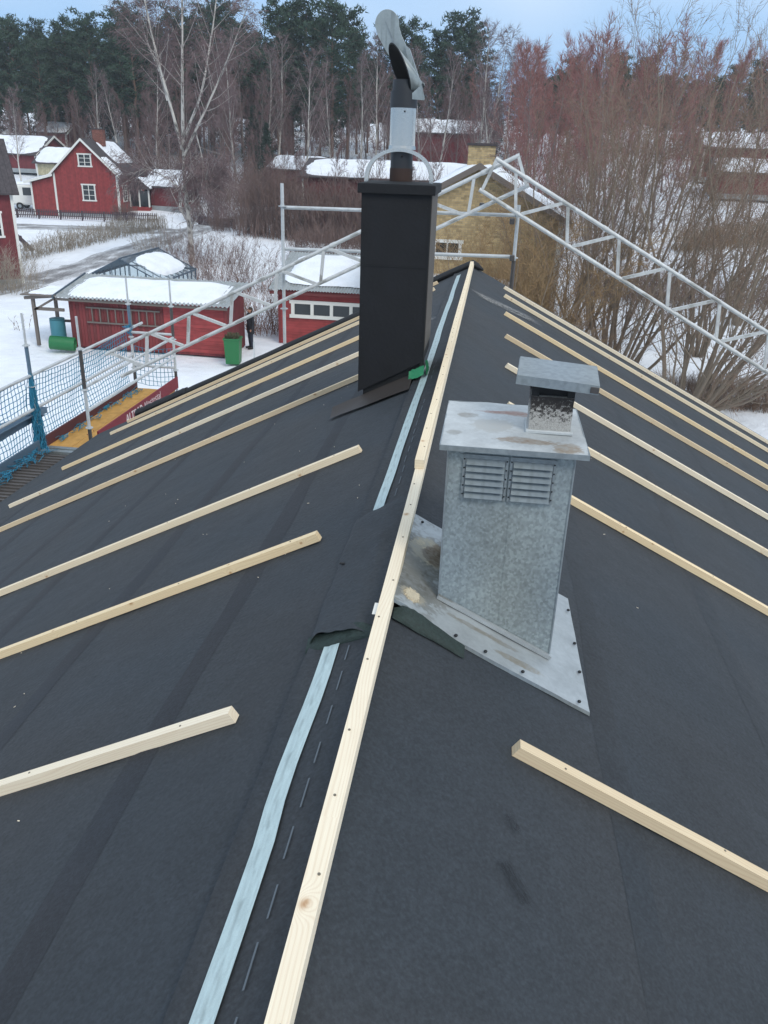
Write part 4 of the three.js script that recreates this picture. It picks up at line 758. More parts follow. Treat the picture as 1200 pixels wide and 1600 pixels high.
{ // brick-red shed with a strip of windows
  const g = thing('window_shed', 'red shed with a white framed strip of windows and snowy corrugated roof', 'shed', [-6.5, 0, -35.6], 0.0);
  const W = 4.7, D = 3.8, hh = 2.36;
  mesh('wall', extrude([[0, 0], [D, 0], [D, hh + 0.95], [0, hh]], W).rotateY(Math.PI / 2).translate(-W / 2, 0, 0), M.red_bright, g);
  const rf = corrugated(W + 0.8, D + 0.7, 0.13, 0.022), ang = Math.atan(0.95 / D); rf.rotateX(ang); rf.translate(0, hh + 0.02, 0.38);
  const roof = mesh('corrugated_roof', rf, M.eternit, g);
  const s = snowSlab(W / 2 + 0.1, (D + 0.7) / 2 - 0.5, 0.14, 7, 11, 0.05); s.rotateX(ang); mesh('snow', s.translate(0.25, hh + 0.64, -1.85), M.snow, roof);
  mesh('eave_board', box(W + 0.7, 0.14, 0.03, 0, hh - 0.12, 0.28), M.red_plank_old, g);
  const win = windowUnit(g, 0.0, 1.53, 3.45, 0.62, { cols: 4, rows: 1, z: 0.0, t: 0.3 });
  for (const x of [-0.8625, 0, 0.8625]) mesh('mullion', box(0.14, 0.62, 0.06, x, 1.53, 0.04), M.white_paint, win);
  mesh('corner_board', box(0.1, hh, 0.05, -W / 2 + 0.02, hh / 2, 0.026), M.red_plank, g);
}
{ // glasshouse behind the board shed
  const g = thing('glasshouse', 'steel framed glasshouse with snow sliding off its glass roof', 'greenhouse', [-18.5, 0, -41], 0);
  const W = 4.2, L = 5.2, e = 1.5, rd = 2.52, fr = 0.05;
  for (const s of [-1, 1]) {
    mesh('sill_wall', box(0.12, 0.5, L, s * W / 2, 0.25, -L / 2), M.eternit, g);
    for (let k = 0; k <= 8; k++) { const z = -k * L / 8; mesh('glazing_bar', barBetween([s * W / 2, e, z], [0, rd, z], fr, 0.05), M.gh_frame, g); mesh('upright', box(fr, e - 0.5, fr, s * W / 2, (e + 0.5) / 2, z), M.gh_frame, g); }
    for (let k = 0; k < 8; k++) {
      const z0 = -k * L / 8 - 0.03, z1 = -(k + 1) * L / 8 + 0.03;
      mesh('roof_pane', grid(1, 1, (u, v) => [mix(s * W / 2, s * 0.03, u), mix(e, rd, u) + 0.028, mix(z0, z1, v)]), M.glass, g);
      mesh('side_pane', grid(1, 1, (u, v) => [s * W / 2, mix(0.5, e - 0.03, u), mix(z0, z1, v)]), M.glass, g);
    }
    mesh('gutter', box(0.08, 0.07, L + 0.1, s * (W / 2 + 0.02), e - 0.035, -L / 2), M.gh_frame, g);
  }
  mesh('ridge_bar', box(0.07, 0.07, L + 0.06, 0, rd + 0.03, -L / 2), M.gh_frame, g);
  for (const z of [0.03, -L - 0.03]) {
    mesh('gable_beam', box(W + 0.1, 0.08, 0.06, 0, e, z), M.gh_frame, g);
    for (let k = -4; k <= 4; k++) { const x = k * W / 9.2, top = rd - Math.abs(x) * (rd - e) / (W / 2) - 0.02; mesh('gable_bar', box(0.035, top - 0.3, 0.035, x, (top + 0.3) / 2, z), M.gh_frame, g); }
    for (let k = -5; k < 5; k++) { const x0 = clamp(k * W / 9.2, -W / 2, W / 2) + 0.02, x1 = clamp((k + 1) * W / 9.2, -W / 2, W / 2) - 0.02, yt = x => rd - Math.abs(x) * (rd - e) / (W / 2) - 0.03; if (x1 > x0) mesh('gable_pane', grid(1, 1, (u, v) => { const x = mix(x0, x1, u); return [x, mix(0.4, yt(x), v), z - 0.005]; }), M.glass, g); }
  }
  const a = Math.atan((rd - e) / (W / 2));
  for (const [s, c, rx, rz, cz] of [[1, 0.52, 0.95, 2.0, 0.53], [-1, 0.93, 0.22, 2.5, 0.5]]) { const m = snowSlab(rx, rz, 0.15, 4, s + 8, 0.09); m.rotateZ(-s * a); mesh('snow', m.translate(s * W / 2 * c, rd - (rd - e) * c + 0.05, -L * cz), M.snow, g); }
}
{ // green bin of garden litter
  const g = thing('garden_bin', 'dark green garden bin heaped with clippings by the shed corner', 'bin', [-9.72, 0, -31.5], 0.1);
  mesh('body', (() => { const b = new THREE.BoxGeometry(0.62, 1.0, 0.62, 1, 1, 1), p = b.attributes.position; for (let i = 0; i < p.count; i++) { const k = p.getY(i) < 0 ? 0.86 : 1; p.setX(i, p.getX(i) * k); p.setZ(i, p.getZ(i) * k); } b.computeVertexNormals(); return b.translate(0, 0.5, 0); })(), M.bin_green, g);
  mesh('rim', [box(0.68, 0.06, 0.05, 0, 0.99, 0.31), box(0.68, 0.06, 0.05, 0, 0.99, -0.31), box(0.05, 0.06, 0.6, 0.315, 0.99, 0), box(0.05, 0.06, 0.6, -0.315, 0.99, 0)], M.bin_green, g);
  const r = rng(21), bl = []; for (let k = 0; k < 160; k++) bl.push(box(0.1 + r() * 0.12, 0.01, 0.03).rotateZ((r() - 0.5) * 2.5).rotateY(r() * 6).translate((r() - 0.5) * 0.5, 1.0 + r() * 0.16, (r() - 0.5) * 0.5));
  mesh('clippings', bl, M.litter, g);
}
single('stake', box(0.05, 1.1, 0.05, -8.6, 0.55, -30.6), M.scaffold, 'short grey stake in the snow beside the green garden bin', 'stake');
// picket fences
function pickets(x0, z0, x1, z1, label, h = 0.75) {
  const L = Math.hypot(x1 - x0, z1 - z0), n = Math.floor(L / 0.17), g = thing('picket_fence', label, 'fence', [x0, 0, z0]), list = [], posts = [];
  for (let i = 0; i <= n; i++) { const x = (x1 - x0) * i / n, z = (z1 - z0) * i / n, y = ground(x0 + x, z0 + z); list.push(box(0.085, h, 0.03, x, y + h / 2 + 0.08, z)); if (i % 12 === 0) posts.push([x, y, z]); }
  const pr = mesh('picket_row', list, M.fence_dark, g); pr.userData.kind = 'stuff';
  for (const [x, y, z] of posts) mesh('post', box(0.1, h + 0.1, 0.1, x, y + h / 2, z - 0.07), M.fence_dark, g);
  for (const d of [0.3, 0.62]) mesh('rail', barBetween([0, ground(x0, z0) + d, -0.035], [x1 - x0, ground(x1, z1) + d, z1 - z0 - 0.035], 0.03, 0.07), M.fence_dark, g);
}
pickets(-45.5, -74.6, -30.4, -75.6, 'low dark picket fence in front of the red house gable');
pickets(-26.4, -75.5, -22.6, -74, 'short dark picket fence at the foot of the tall birch');
{ // white caravan between the red houses
  const g = thing('caravan', 'white caravan with a dark window parked between the red houses', 'caravan', [-44.6, ground(-44.6, -80), -80], 0.2);
  mesh('body', rbox(4.2, 1.9, 2.1, 0.25, -1, 1.35, 0), M.white_paint, g);
  mesh('window', rbox(1.3, 0.7, 0.04, 0.05, 0.1, 1.65, 1.06), M.glass_dark, g); mesh('window', rbox(1.1, 0.7, 0.04, 0.05, -1.9, 1.65, 1.06), M.glass_dark, g);
  for (const z of [-0.95, 0.95]) { const w = mesh('wheel', new THREE.CylinderGeometry(0.33, 0.33, 0.2, 18).rotateX(Math.PI / 2).translate(-1, 0.33, z), M.dark_metal, g); mesh('hub', new THREE.CylinderGeometry(0.17, 0.17, 0.22, 12).rotateX(Math.PI / 2).translate(-1, 0.33, z), M.galv_plain, w); }
  mesh('drawbar', barBetween([1.0, 0.5, 0], [2.3, 0.5, 0], 0.1, 0.1), M.dark_metal, g);
  mesh('snow', snowSlab(2.0, 1.0, 0.16, 5, 6, 0.04).translate(-1, 2.28, 0), M.snow, g);
}
{
  const g = thing('leaning_beam', 'dark timber beam leaning up out of the hedge by the side road', 'beam', [-33.2, ground(-33, -57.5), -57.5]);
  mesh('beam', barBetween([0.7, 0.2, 0], [-0.75, 1.65, 0.2], 0.22, 0.2), M.fence_dark, g); mesh('prop', barBetween([0.1, 0.1, -0.2], [-0.1, 1.2, 0.05], 0.1, 0.1), M.fence_dark, g);
}
console.log('buildings');
// ---------------------------------------------------------------- trees
class MB {                                                             // collects tubes and thin blades into one geometry
  constructor(colored) { this.p = []; this.n = []; this.i = []; this.c = colored ? [] : null; }
  tube(pts, rad, sides, col) {
    let s = V(0.31, 0.2, 0.93); const base = this.p.length / 3;
    for (let k = 0; k < pts.length; k++) {
      const d = (k < pts.length - 1 ? pts[k + 1].clone().sub(pts[k]) : pts[k].clone().sub(pts[k - 1])).normalize();
      s = s.clone().addScaledVector(d, -s.dot(d)).normalize(); const t = d.clone().cross(s);
      for (let q = 0; q < sides; q++) { const a = q / sides * Math.PI * 2, nx = s.x * Math.cos(a) + t.x * Math.sin(a), ny = s.y * Math.cos(a) + t.y * Math.sin(a), nz = s.z * Math.cos(a) + t.z * Math.sin(a); this.p.push(pts[k].x + nx * rad[k], pts[k].y + ny * rad[k], pts[k].z + nz * rad[k]); this.n.push(nx, ny, nz); if (this.c) this.c.push(...col(pts[k], a, rad[k])); }
    }
    for (let k = 0; k < pts.length - 1; k++) for (let q = 0; q < sides; q++) { const a = base + k * sides + q, b = base + k * sides + (q + 1) % sides; this.i.push(a, b, a + sides, b, b + sides, a + sides); }
  }
  blade(a, b, w, r) {                                                  // a thin triangle from a to the tip b
    const d = b.clone().sub(a), s = V(r() - 0.5, r() - 0.5, r() - 0.5).cross(d).normalize().multiplyScalar(w / 2), n = s.clone().cross(d).normalize(), o = this.p.length / 3;
    this.p.push(a.x - s.x, a.y - s.y, a.z - s.z, a.x + s.x, a.y + s.y, a.z + s.z, b.x, b.y, b.z); for (let k = 0; k < 3; k++) { this.n.push(n.x, n.y, n.z); if (this.c) this.c.push(0.1, 0.08, 0.08); } this.i.push(o, o + 1, o + 2);
  }
  geo() { const g = new THREE.BufferGeometry(); g.setAttribute('position', new THREE.Float32BufferAttribute(this.p, 3)); g.setAttribute('normal', new THREE.Float32BufferAttribute(this.n, 3)); if (this.c) g.setAttribute('color', new THREE.Float32BufferAttribute(this.c, 3)); g.setIndex(this.i); return g; }
}
const UP = V(0, 1, 0);
function tilt(d, ang, az, r) { const a = Math.abs(d.y) > 0.9 ? V(1, 0, 0) : UP, s = d.clone().cross(a).normalize(), t = d.clone().cross(s); return d.clone().multiplyScalar(Math.cos(ang)).addScaledVector(s, Math.sin(ang) * Math.cos(az)).addScaledVector(t, Math.sin(ang) * Math.sin(az)).normalize(); }
// o: levels [{n, len, ang, wig, trop, from, sides, segs}] ; parts: wood (levels < split), limbs, twigs
function growTree(o, seed, start = V(0, 0, 0), dir = V(0, 1, 0), out) {
  const r = rng(seed); out = out ?? { trunk: new MB(o.colored), limb: new MB(), twig: new MB() };
  const go = (p, d, len, rad, lv) => {
    const L = o.levels[lv], n = L.segs, pts = [p.clone()], rads = [rad]; let q = p.clone(); d = d.clone();
    for (let k = 1; k <= n; k++) { d.add(V((r() - 0.5) * L.wig, (r() - 0.5) * L.wig + L.trop * (L.droop ? (k / n) : 1), (r() - 0.5) * L.wig)).normalize(); q = q.clone().addScaledVector(d, len / n); pts.push(q); rads.push(Math.max(o.minR, rad * (1 - (L.taper ?? 0.85) * k / n))); }
    if (lv === 0) out.trunk.tube(pts, rads, L.sides, o.bark); else if (L.blade) { for (let k = 0; k < n; k++) out.twig.blade(pts[k], pts[Math.min(n, k + 1)].clone().addScaledVector(d, 0.03), rads[k] * 2, r); } else out.limb.tube(pts, rads, L.sides);
    const N = o.levels[lv + 1];
    if (N) for (let k = 0; k < N.n; k++) {
      const t = mix(N.from, 0.985, (k + r() * 0.9) / N.n), f = t * n, i = Math.min(n - 1, Math.floor(f)), bp = pts[i].clone().lerp(pts[i + 1], f - i), bd = pts[i + 1].clone().sub(pts[i]).normalize();
      const ln = N.len * (N.abs ? 1 : len) * (N.shape ? N.shape(t) : 1 - 0.55 * t) * (0.7 + 0.6 * r());
      go(bp, tilt(bd, N.ang * (0.75 + 0.5 * r()), r() * 6.283), ln, Math.max(o.minR, mix(rads[i], rads[i + 1], f - i) * (N.rk ?? 0.5)), lv + 1);
    }
  };
  go(start, dir, o.height, o.radius, 0); return out;
}
const birchBark = (p, a, rad) => { const k = noise(p.y * 2.1, Math.cos(a) * 1.3, Math.sin(a) * 1.3 + p.x) + 0.6 * noise(p.y * 7, a, p.z); const d = k > 0.24 ? 0.22 : 1; const lo = rad < 0.035 ? 0.55 : 1; return [0.58 * d * lo, 0.55 * d * lo, 0.50 * d * lo]; };
const K = { birch: { colored: true, bark: birchBark, height: 13, radius: 0.13, minR: 0.011, levels: [{ sides: 7, segs: 20, wig: 0.09, trop: 0.02, taper: 0.9 }, { n: 26, len: 0.30, ang: 0.62, wig: 0.18, trop: 0.10, from: 0.25, sides: 3, segs: 5, rk: 0.36, shape: t => 1.15 - 0.85 * t }, { n: 9, len: 0.42, ang: 0.7, wig: 0.3, trop: -0.05, from: 0.2, segs: 3, blade: true, rk: 0.5 }, { n: 9, len: 0.75, abs: true, ang: 0.6, wig: 0.3, trop: -0.18, from: 0.1, segs: 1, blade: true, rk: 0.9 }] },
  alder: { bark: null, height: 12, radius: 0.11, minR: 0.014, levels: [{ sides: 5, segs: 12, wig: 0.14, trop: 0.03, taper: 0.9 }, { n: 24, len: 0.36, ang: 0.55, wig: 0.2, trop: 0.12, from: 0.12, sides: 3, segs: 5, rk: 0.4, shape: t => 1.1 - 0.75 * t }, { n: 9, len: 0.42, ang: 0.6, wig: 0.3, trop: 0.06, from: 0.15, segs: 3, blade: true, rk: 0.5 }, { n: 10, len: 0.65, abs: true, ang: 0.6, wig: 0.3, trop: 0.08, from: 0.1, segs: 1, blade: true, rk: 0.9 }] } };
function treeOf(name, label, category, pos, out, mats, group, turn = 0) {
  const t = thing(name, label, category, pos, turn, group);
  mesh('trunk', out.trunk.geo(), mats[0], t); if (out.limb.p.length) mesh('branches', out.limb.geo(), mats[1], t); if (out.twig.p.length) mesh('crown', out.twig.geo(), mats[2], t); return t;
}
const protos = {};
const spot = (x) => x < -57 ? 'behind the wide roofed hillside house' : x < -49 ? 'behind the cream house' : x < -41 ? 'behind the red house' : x < -33 ? 'behind the red outbuilding' : x < -24 ? 'behind the tall birch' : x < -15 ? 'behind the dark brown hedge' : x < -8 ? 'behind the long red house' : x < 0 ? 'behind the flue cowl' : x < 9 ? 'behind the tan house' : x < 19 ? 'behind the big willow' : 'above the red house on the slope';
function plant(key, make, x, z, s, turn, label, sy = 1) {
  let t = protos[key];
  if (!t) t = protos[key] = make(); else { const nm = t.name.replace(/_\d{3}$/, ''); const g = t.userData.group, c = t.userData.category; t = t.clone(); t.name = numbered(nm); t.userData = { label: t.userData.label, category: c, group: g }; scene.add(t); }
  t.position.set(x, ground(x, z) - 0.1, z); t.rotation.y = turn; t.scale.set(s, s * sy, s); if (label) t.userData.label = label; return t;
}
// pines and spruces
function pineGeo(seed, H0, kind) {
  const r = rng(seed), tr = new MB(), lb = new MB(), nd = new MB(), pts = [], rad = []; const n = 12;
  for (let k = 0; k <= n; k++) { pts.push(V((r() - 0.5) * 0.1 * k / 3, H0 * k / n * 0.985, (r() - 0.5) * 0.1 * k / 3)); rad.push(0.22 * (1 - 0.9 * k / n)); }
  tr.tube(pts, rad, 6);
  const clump = (c, R, m, flat) => { for (let k = 0; k < m; k++) { const a = V(r() - 0.5, (r() - 0.5) * flat, r() - 0.5).multiplyScalar(2 * R).add(c), b = a.clone().add(V(r() - 0.5, (r() - 0.25) * 0.8, r() - 0.5).normalize().multiplyScalar(0.30 + 0.25 * r())); nd.blade(a, b, 0.11 + 0.07 * r(), r); } };
  const from = kind === 'pine' ? 0.32 : 0.10, nb = kind === 'pine' ? 54 : 92;
  for (let k = 0; k < nb; k++) {
    const t = from + (1 - from) * (k + r() * 0.8) / nb, az = k * 2.4 + r(), q = (t - from) / (1 - from);
    const len = kind === 'pine' ? H0 * 0.19 * (0.45 + 0.75 * Math.sin(Math.min(1, q * 1.15) * Math.PI * 0.86 + 0.25)) * (0.6 + 0.6 * r()) : H0 * 0.25 * (1 - q * 0.94) * (0.7 + 0.55 * r());
    const up = kind === 'pine' ? 0.12 + 0.5 * q : -0.32 + 0.5 * q, c = V(0, H0 * t, 0), e = V(Math.cos(az) * len, up * len, Math.sin(az) * len).add(c), m = c.clone().lerp(e, 0.5).add(V(0, kind === 'pine' ? 0.08 * len : -0.05 * len, 0));
    lb.tube([c, m, e], [0.05 * (1 - 0.6 * q), 0.03, 0.012], 3);
    const cn = kind === 'pine' ? 7 : 6;
    for (let j = 0; j < cn; j++) { const f = kind === 'pine' ? 0.35 + 0.7 * j / cn : 0.12 + 0.9 * j / cn, cc = (f < 0.5 ? c.clone().lerp(m, f * 2) : m.clone().lerp(e, f * 2 - 1)).add(V((r() - 0.5) * 0.5, (r() - 0.5) * 0.25, (r() - 0.5) * 0.5)); if (kind !== 'pine' && len < 0.5) cc.lerp(c, 0.3); clump(cc, kind === 'pine' ? 0.36 + 0.16 * r() : 0.10 + 0.13 * len, kind === 'pine' ? 15 : 11, kind === 'pine' ? 0.55 : 0.5); }
  }
  return { trunk: tr, limb: lb, twig: nd };
}
const mkPine = (s, h) => () => treeOf('pine_tree', 'tall dark green pine in the forest behind the village', 'tree', [0, 0, 0], pineGeo(s, h, 'pine'), [M.pine_bark, M.pine_bark, M.pine_needle], 'pines of the forest edge');
const mkSpruce = (s, h) => () => treeOf('spruce_tree', 'dark conical spruce in the forest behind the village', 'tree', [0, 0, 0], pineGeo(s, h, 'spruce'), [M.pine_bark, M.pine_bark, M.spruce_needle], 'spruces of the forest edge');
const pines = [[-66.5, -118, 15.3], [-68.9, -125, 12.1], [-59.5, -112, 13.1], [-65.7, -128, 13.1], [-57.0, -115, 15.2], [-52.4, -112, 16.0], [-56.0, -122, 13.9], [-48.5, -112, 16.1], [-45.1, -108, 17.0], [-48.4, -120, 14.5], [-49.3, -126, 13.6], [-41.2, -112, 16.7], [-42.1, -122, 16.0], [-38.6, -118, 16.8], [-34.3, -110, 17.8], [-35.5, -121, 15.4], [-36.1, -130, 13.7], [-26.0, -104, 17.4], [-26.2, -112, 17.0], [-23.1, -106, 17.7], [-23.9, -118, 15.6], [-19.2, -102, 17.4], [-18.8, -110, 16.7], [-19.9, -124, 14.1], [-13.9, -112, 15.8], [-11.3, -110, 15.6], [-11.3, -120, 12.9], [-7.8, -112, 15.0], [-5.4, -112, 16.6], [-3.8, -114, 15.5], [7.9, -108, 11.5], [12.1, -104, 10.9], [16.2, -116, 9.7], [20.6, -118, 8.1], [27.2, -122, 6.3], [7.2, -118, 10.0], [26.8, -112, 6.1], [30.8, -116, 6.3], [5.2, -124, 9.0]];
const spruces = [[-72.0, -128, 9.0], [-69.4, -131, 10.2], [-62.3, -126, 11.4], [-58.8, -130, 11.7], [-53.0, -128, 12.7], [-45.9, -118, 11.6], [-46.9, -131, 13.5], [-39.4, -127, 13.0], [-34.1, -124, 10.8], [-29.5, -120, 10.4], [-27.3, -98, 8.0], [-24.3, -92, 7.0], [10.7, -112, 10.4], [22.4, -112, 6.9]];
{ // the second rank of the forest
  const r = rng(88);
  for (let k = 0; k < 74; k++) { const x = -84 + k * 1.62 + (r() - 0.5) * 2, z = -122 - r() * 26; const lim = x < -30 ? 12.5 : x < -2 ? 10.5 : 8; (r() < (x > 0 ? 0.9 : 0.45) ? pines : spruces).push([x, z, lim * (0.75 + 0.35 * r())]); }
  for (let k = 0; k < 26; k++) pines.push([4 + k * 1.5 + (r() - 0.5) * 2, -114 - r() * 14, 7 + r() * 4]);
  for (let k = 0; k < 22; k++) pines.push([-72 + k * 2.1 + (r() - 0.5) * 2, -113 - r() * 8, 12 + r() * 3]);
  const q = rng(12);
  pines.forEach(([x, z, h], i) => { const v = i % 3, h0 = [16, 15, 17][v]; plant('pine' + v, mkPine(300 + v, h0), x, z, h / h0, q() * 6.28, `${h > 13.5 ? 'tall' : h > 9.5 ? 'middling' : 'short'} dark green pine in the forest ${spot(x)}`); });
  spruces.forEach(([x, z, h], i) => { const v = i % 3, h0 = [12, 11, 13][v]; plant('spruce' + v, mkSpruce(400 + v, h0), x, z, h / h0, q() * 6.28, `${h > 10 ? 'taller' : 'shorter'} conical spruce in the forest ${spot(x)}`); });
}
const mkBirch = s => () => treeOf('birch_tree', 'slender leafless birch with white trunk in front of the forest', 'tree', [0, 0, 0], growTree(K.birch, s), [M.birch_bark, M.birch_limb, M.birch_twig], 'slender birches in front of the forest');
const mkAlder = (s, red) => () => treeOf('alder_tree', red ? 'leafless tree with reddish twigs at the forest edge' : 'leafless tree with purple brown twigs at the forest edge', 'tree', [0, 0, 0], growTree(K.alder, s), [M.alder_bark, M.alder_bark, red ? M.red_twig : M.alder_twig], red ? 'reddish leafless trees at the forest edge' : 'purple brown leafless trees at the forest edge');
{
  const q = rng(61);
  [[-18.4, -84, 13.7], [-16.4, -88, 12.5], [-10.4, -84, 13.0], [-7.3, -86, 13.7], [-51.3, -90, 9.5], [-48.6, -104, 10.9], [-46.1, -104, 10.1], [-38.0, -96, 12.6], [-27.8, -92, 14.6], [-25.6, -96, 13.4], [-25.2, -100, 14.5], [-14.6, -96, 13.0], [-13.8, -99, 14.7], [-6.2, -92, 13.4], [-2.3, -86, 16.0], [-1.2, -92, 15.4], [0.4, -88, 14.6], [2.2, -96, 13.8], [-0.4, -84, 11.7]].forEach(([x, z, h], i) => plant('birch' + i % 4, mkBirch(500 + i % 4), x, z, h / 13, q() * 6.28, `slender leafless birch with white trunk ${spot(x)}`));
  const al = [[-38.5, -100, 12.1], [-35.2, -97, 12.0], [-33.9, -101, 13.7], [-30.2, -95, 12.8], [-29.8, -102, 12.8], [-25.8, -94, 10.5], [-22.9, -96, 9.9], [-20.4, -99, 9.6], [-17.0, -100, 10.5], [-10.9, -96, 10.3], [-7.3, -98, 10.7], [-4.3, -94, 11.7], [-3.0, -99, 12.0], [-59.3, -106, 5.7], [-56.6, -109, 6.2], [-50.9, -108, 6.9], [-45.9, -106, 8.1], [-41.9, -100, 7.2], [-39.9, -98, 8.7], [-36, -92, 9], [-33, -104, 11], [-27, -105, 11], [-22, -104, 11], [-13, -103, 11], [-43, -110, 9], [-31.5, -99, 12], [-62, -108, 7]];
  const qb = rng(909); for (let k = 0; k < 8; k++) al.push([-27 + k * 1.1, -80 + (qb() - 0.5) * 8, 5 + qb() * 2.5]);
  const qa = rng(303); for (let k = 0; k < 40; k++) al.push([-66 + k * 1.72 + (qa() - 0.5) * 2, -104 - qa() * 14, (k < 14 ? 6.5 : 9.5) * (0.8 + 0.4 * qa())]);
  al.forEach(([x, z, h], i) => plant('alder' + i % 3, mkAlder(600 + i % 3, false), x, z, h / 12, q() * 6.28, `${h > 9.5 ? 'tall' : 'low'} leafless tree with purple brown twigs ${spot(x)}`));
  [[0.6, -80, 13.0], [2.1, -76, 13.4], [3.8, -82, 13.6], [4.8, -72, 13.0], [6.8, -78, 12.6], [8.8, -84, 12.4], [9.3, -74, 12.0], [11.7, -80, 11.0], [12.4, -76, 11.9], [15.3, -84, 10.8], [14.7, -72, 11.7], [17.7, -78, 11.1], [19.0, -80, 11.0], [20.2, -74, 11.6], [1.9, -62, 13.2], [3.2, -58, 12.6], [5.3, -64, 13.2], [8.7, -64, 12.8], [-2.2, -90, 11], [5.5, -92, 10], [9.5, -94, 10], [14, -96, 9], [31, -84, 9], [6.6, -56, 13], [10.8, -60, 13], [2.6, -66, 13], [13, -68, 12], [7.2, -66, 13.5]].forEach(([x, z, h], i) => plant('redalder' + i % 3, mkAlder(640 + i % 3, true), x, z, h / 12, q() * 6.28, `${h > 12.3 ? 'tall' : 'lower'} leafless tree with reddish twigs ${spot(x)}`));
}
{ // bare trees standing close before the long red house
  const q = rng(404);
  [[-15.5, -71.5, 6.4], [-13.2, -70.5, 7.2], [-11.2, -72, 6.0], [-9.0, -70.8, 7.4], [-6.6, -71.6, 6.2], [-4.4, -70.4, 7.0], [-2.2, -71, 6.6], [-18, -71, 6]].forEach(([x, z, h], i) => plant('alder' + i % 3, null, x, z, h / 12 * 1.0, q() * 6.28, 'small bare tree growing close in front of the long red house', 1));
}
// the tall many-stemmed birch by the road
{
  const o = { ...K.birch, levels: [{ sides: 9, segs: 16, wig: 0.07, trop: 0.03, taper: 0.88 }, { n: 15, len: 0.24, ang: 0.7, wig: 0.2, trop: 0.10, from: 0.18, sides: 4, segs: 6, rk: 0.34, shape: t => 1.1 - 0.6 * t }, { n: 11, len: 0.5, ang: 0.7, wig: 0.3, trop: -0.10, from: 0.15, segs: 3, blade: true, rk: 0.5 }, { n: 9, len: 0.85, abs: true, ang: 0.5, wig: 0.3, trop: -0.55, from: 0.1, segs: 2, blade: true, rk: 0.8 }] };
  const out = { trunk: new MB(true), limb: new MB(), twig: new MB() }, stem = (a, pts, r0, seed) => {           // explicit stems, then grown branches
    const c = new THREE.CatmullRomCurve3(pts.map(p => V(...p))), P = c.getPoints(44), R = P.map((_, k) => r0 * (1 - 0.78 * k / 44)); out.trunk.tube(P, R, 9, birchBark);
    const r = rng(seed), L = c.getLength();
    for (let k = 0; k < 19; k++) { const t = mix(0.22, 0.99, (k + r()) / 19), p = c.getPoint(t), d = c.getTangent(t);
      const sub = { ...o, colored: false, height: mix(3.2, 1.5, t) * (0.7 + 0.6 * r()), radius: Math.max(0.014, r0 * (1 - 0.78 * t) * 0.38), minR: 0.013, levels: [{ sides: 4, segs: 6, wig: 0.2, trop: 0.07, taper: 0.8 }, o.levels[2], o.levels[3]] };
      const tmp = { trunk: out.limb, limb: out.limb, twig: out.twig }; growTree(sub, seed * 31 + k, p, tilt(d, 0.65 + 0.3 * r(), r() * 6.28), tmp); }
  };
  const gy = 6.25;                                                      // local y of ridge level
  stem(0, [[0.1, -0.2, 0], [0.05, 2.5, 0], [-0.1, 5.2, 0.05], [-0.05, 7.9, 0]], 0.22, 1);
  stem(1, [[-0.05, 7.6, 0], [0.25, 11.5, 0.2], [0.5, 15.8, 0.1], [0.55, 18.4, 0]], 0.125, 2);
  stem(2, [[-0.08, 7.3, 0.1], [-0.6, 10.0, 0.4], [-1.2, 12.6, 0.5], [-1.75, 15.9, 0.6], [-1.9, 17.6, 0.6]], 0.115, 3);
  stem(3, [[-0.75, 10.2, 0.4], [-1.5, 12.2, -0.2], [-2.3, 13.9, -0.5], [-2.9, 16.4, -0.6]], 0.09, 4);
  stem(4, [[0.1, 8.2, -0.1], [1.2, 10.6, -0.4], [1.9, 13.2, -0.5], [2.6, 16.2, -0.4], [2.8, 17.8, -0.3]], 0.10, 5);
  stem(5, [[0.0, 6.9, 0.1], [1.3, 8.9, 0.5], [2.6, 11.0, 0.7], [3.8, 13.2, 0.8], [5.0, 15.6, 0.9]], 0.10, 6);
  stem(6, [[1.0, 8.6, 0.4], [1.5, 6.2, 0.5], [1.5, 4.6, 0.5]], 0.05, 7);
  stem(7, [[-0.05, 4.5, 0.1], [-1.3, 5.6, 0.6], [-2.6, 6.0, 0.9], [-3.4, 5.6, 1.0]], 0.05, 8);
  stem(8, [[0.0, 3.6, 0.1], [1.2, 4.7, 0.5], [1.9, 6.2, 0.7]], 0.05, 9);
  treeOf('tall_birch', 'tall white birch with many forking stems beside the village road', 'tree', [-20.95, ground(-20.95, -58) - 0.1, -58], out, [M.birch_bark, M.birch_limb, M.birch_twig]);
}
// willows and shrubs to the right of the gable: stems fanning out from one stool
function stool(seed, stems, spread, hgt, rad, lean, dens = 1) {
  const out = { trunk: new MB(), limb: new MB(), twig: new MB() }, r = rng(seed);
  for (let k = 0; k < stems; k++) {
    const az = k * 2.4 + r(), th = spread * Math.sqrt((k + 0.5) / stems) * (0.7 + 0.5 * r());
    const d = V(Math.cos(az) * Math.sin(th) + lean[0], Math.cos(th), Math.sin(az) * Math.sin(th) + lean[1]).normalize();
    const o = { minR: 0.006, height: hgt * (0.65 + 0.45 * r()) * (1 - 0.35 * th), radius: rad * (0.55 + 0.6 * r()), levels: [{ sides: 6, segs: 14, wig: 0.26, trop: 0.04, taper: 0.9 }, { n: Math.round(12 * dens), len: 0.38, ang: 0.68, wig: 0.34, trop: 0.07, from: 0.2, sides: 4, segs: 6, rk: 0.42, shape: t => 1.15 - 0.7 * t }, { n: 8, len: 0.45, ang: 0.7, wig: 0.4, trop: 0.05, from: 0.12, sides: 3, segs: 4, rk: 0.5, blade: true }, { n: 6, len: 0.5, abs: true, ang: 0.7, wig: 0.3, trop: 0.05, from: 0.1, segs: 1, blade: true, rk: 0.9 }] };
    growTree(o, seed * 101 + k, V(Math.cos(az) * 0.35 * th, -0.1, Math.sin(az) * 0.35 * th), d, out);
  }
  return out;
}
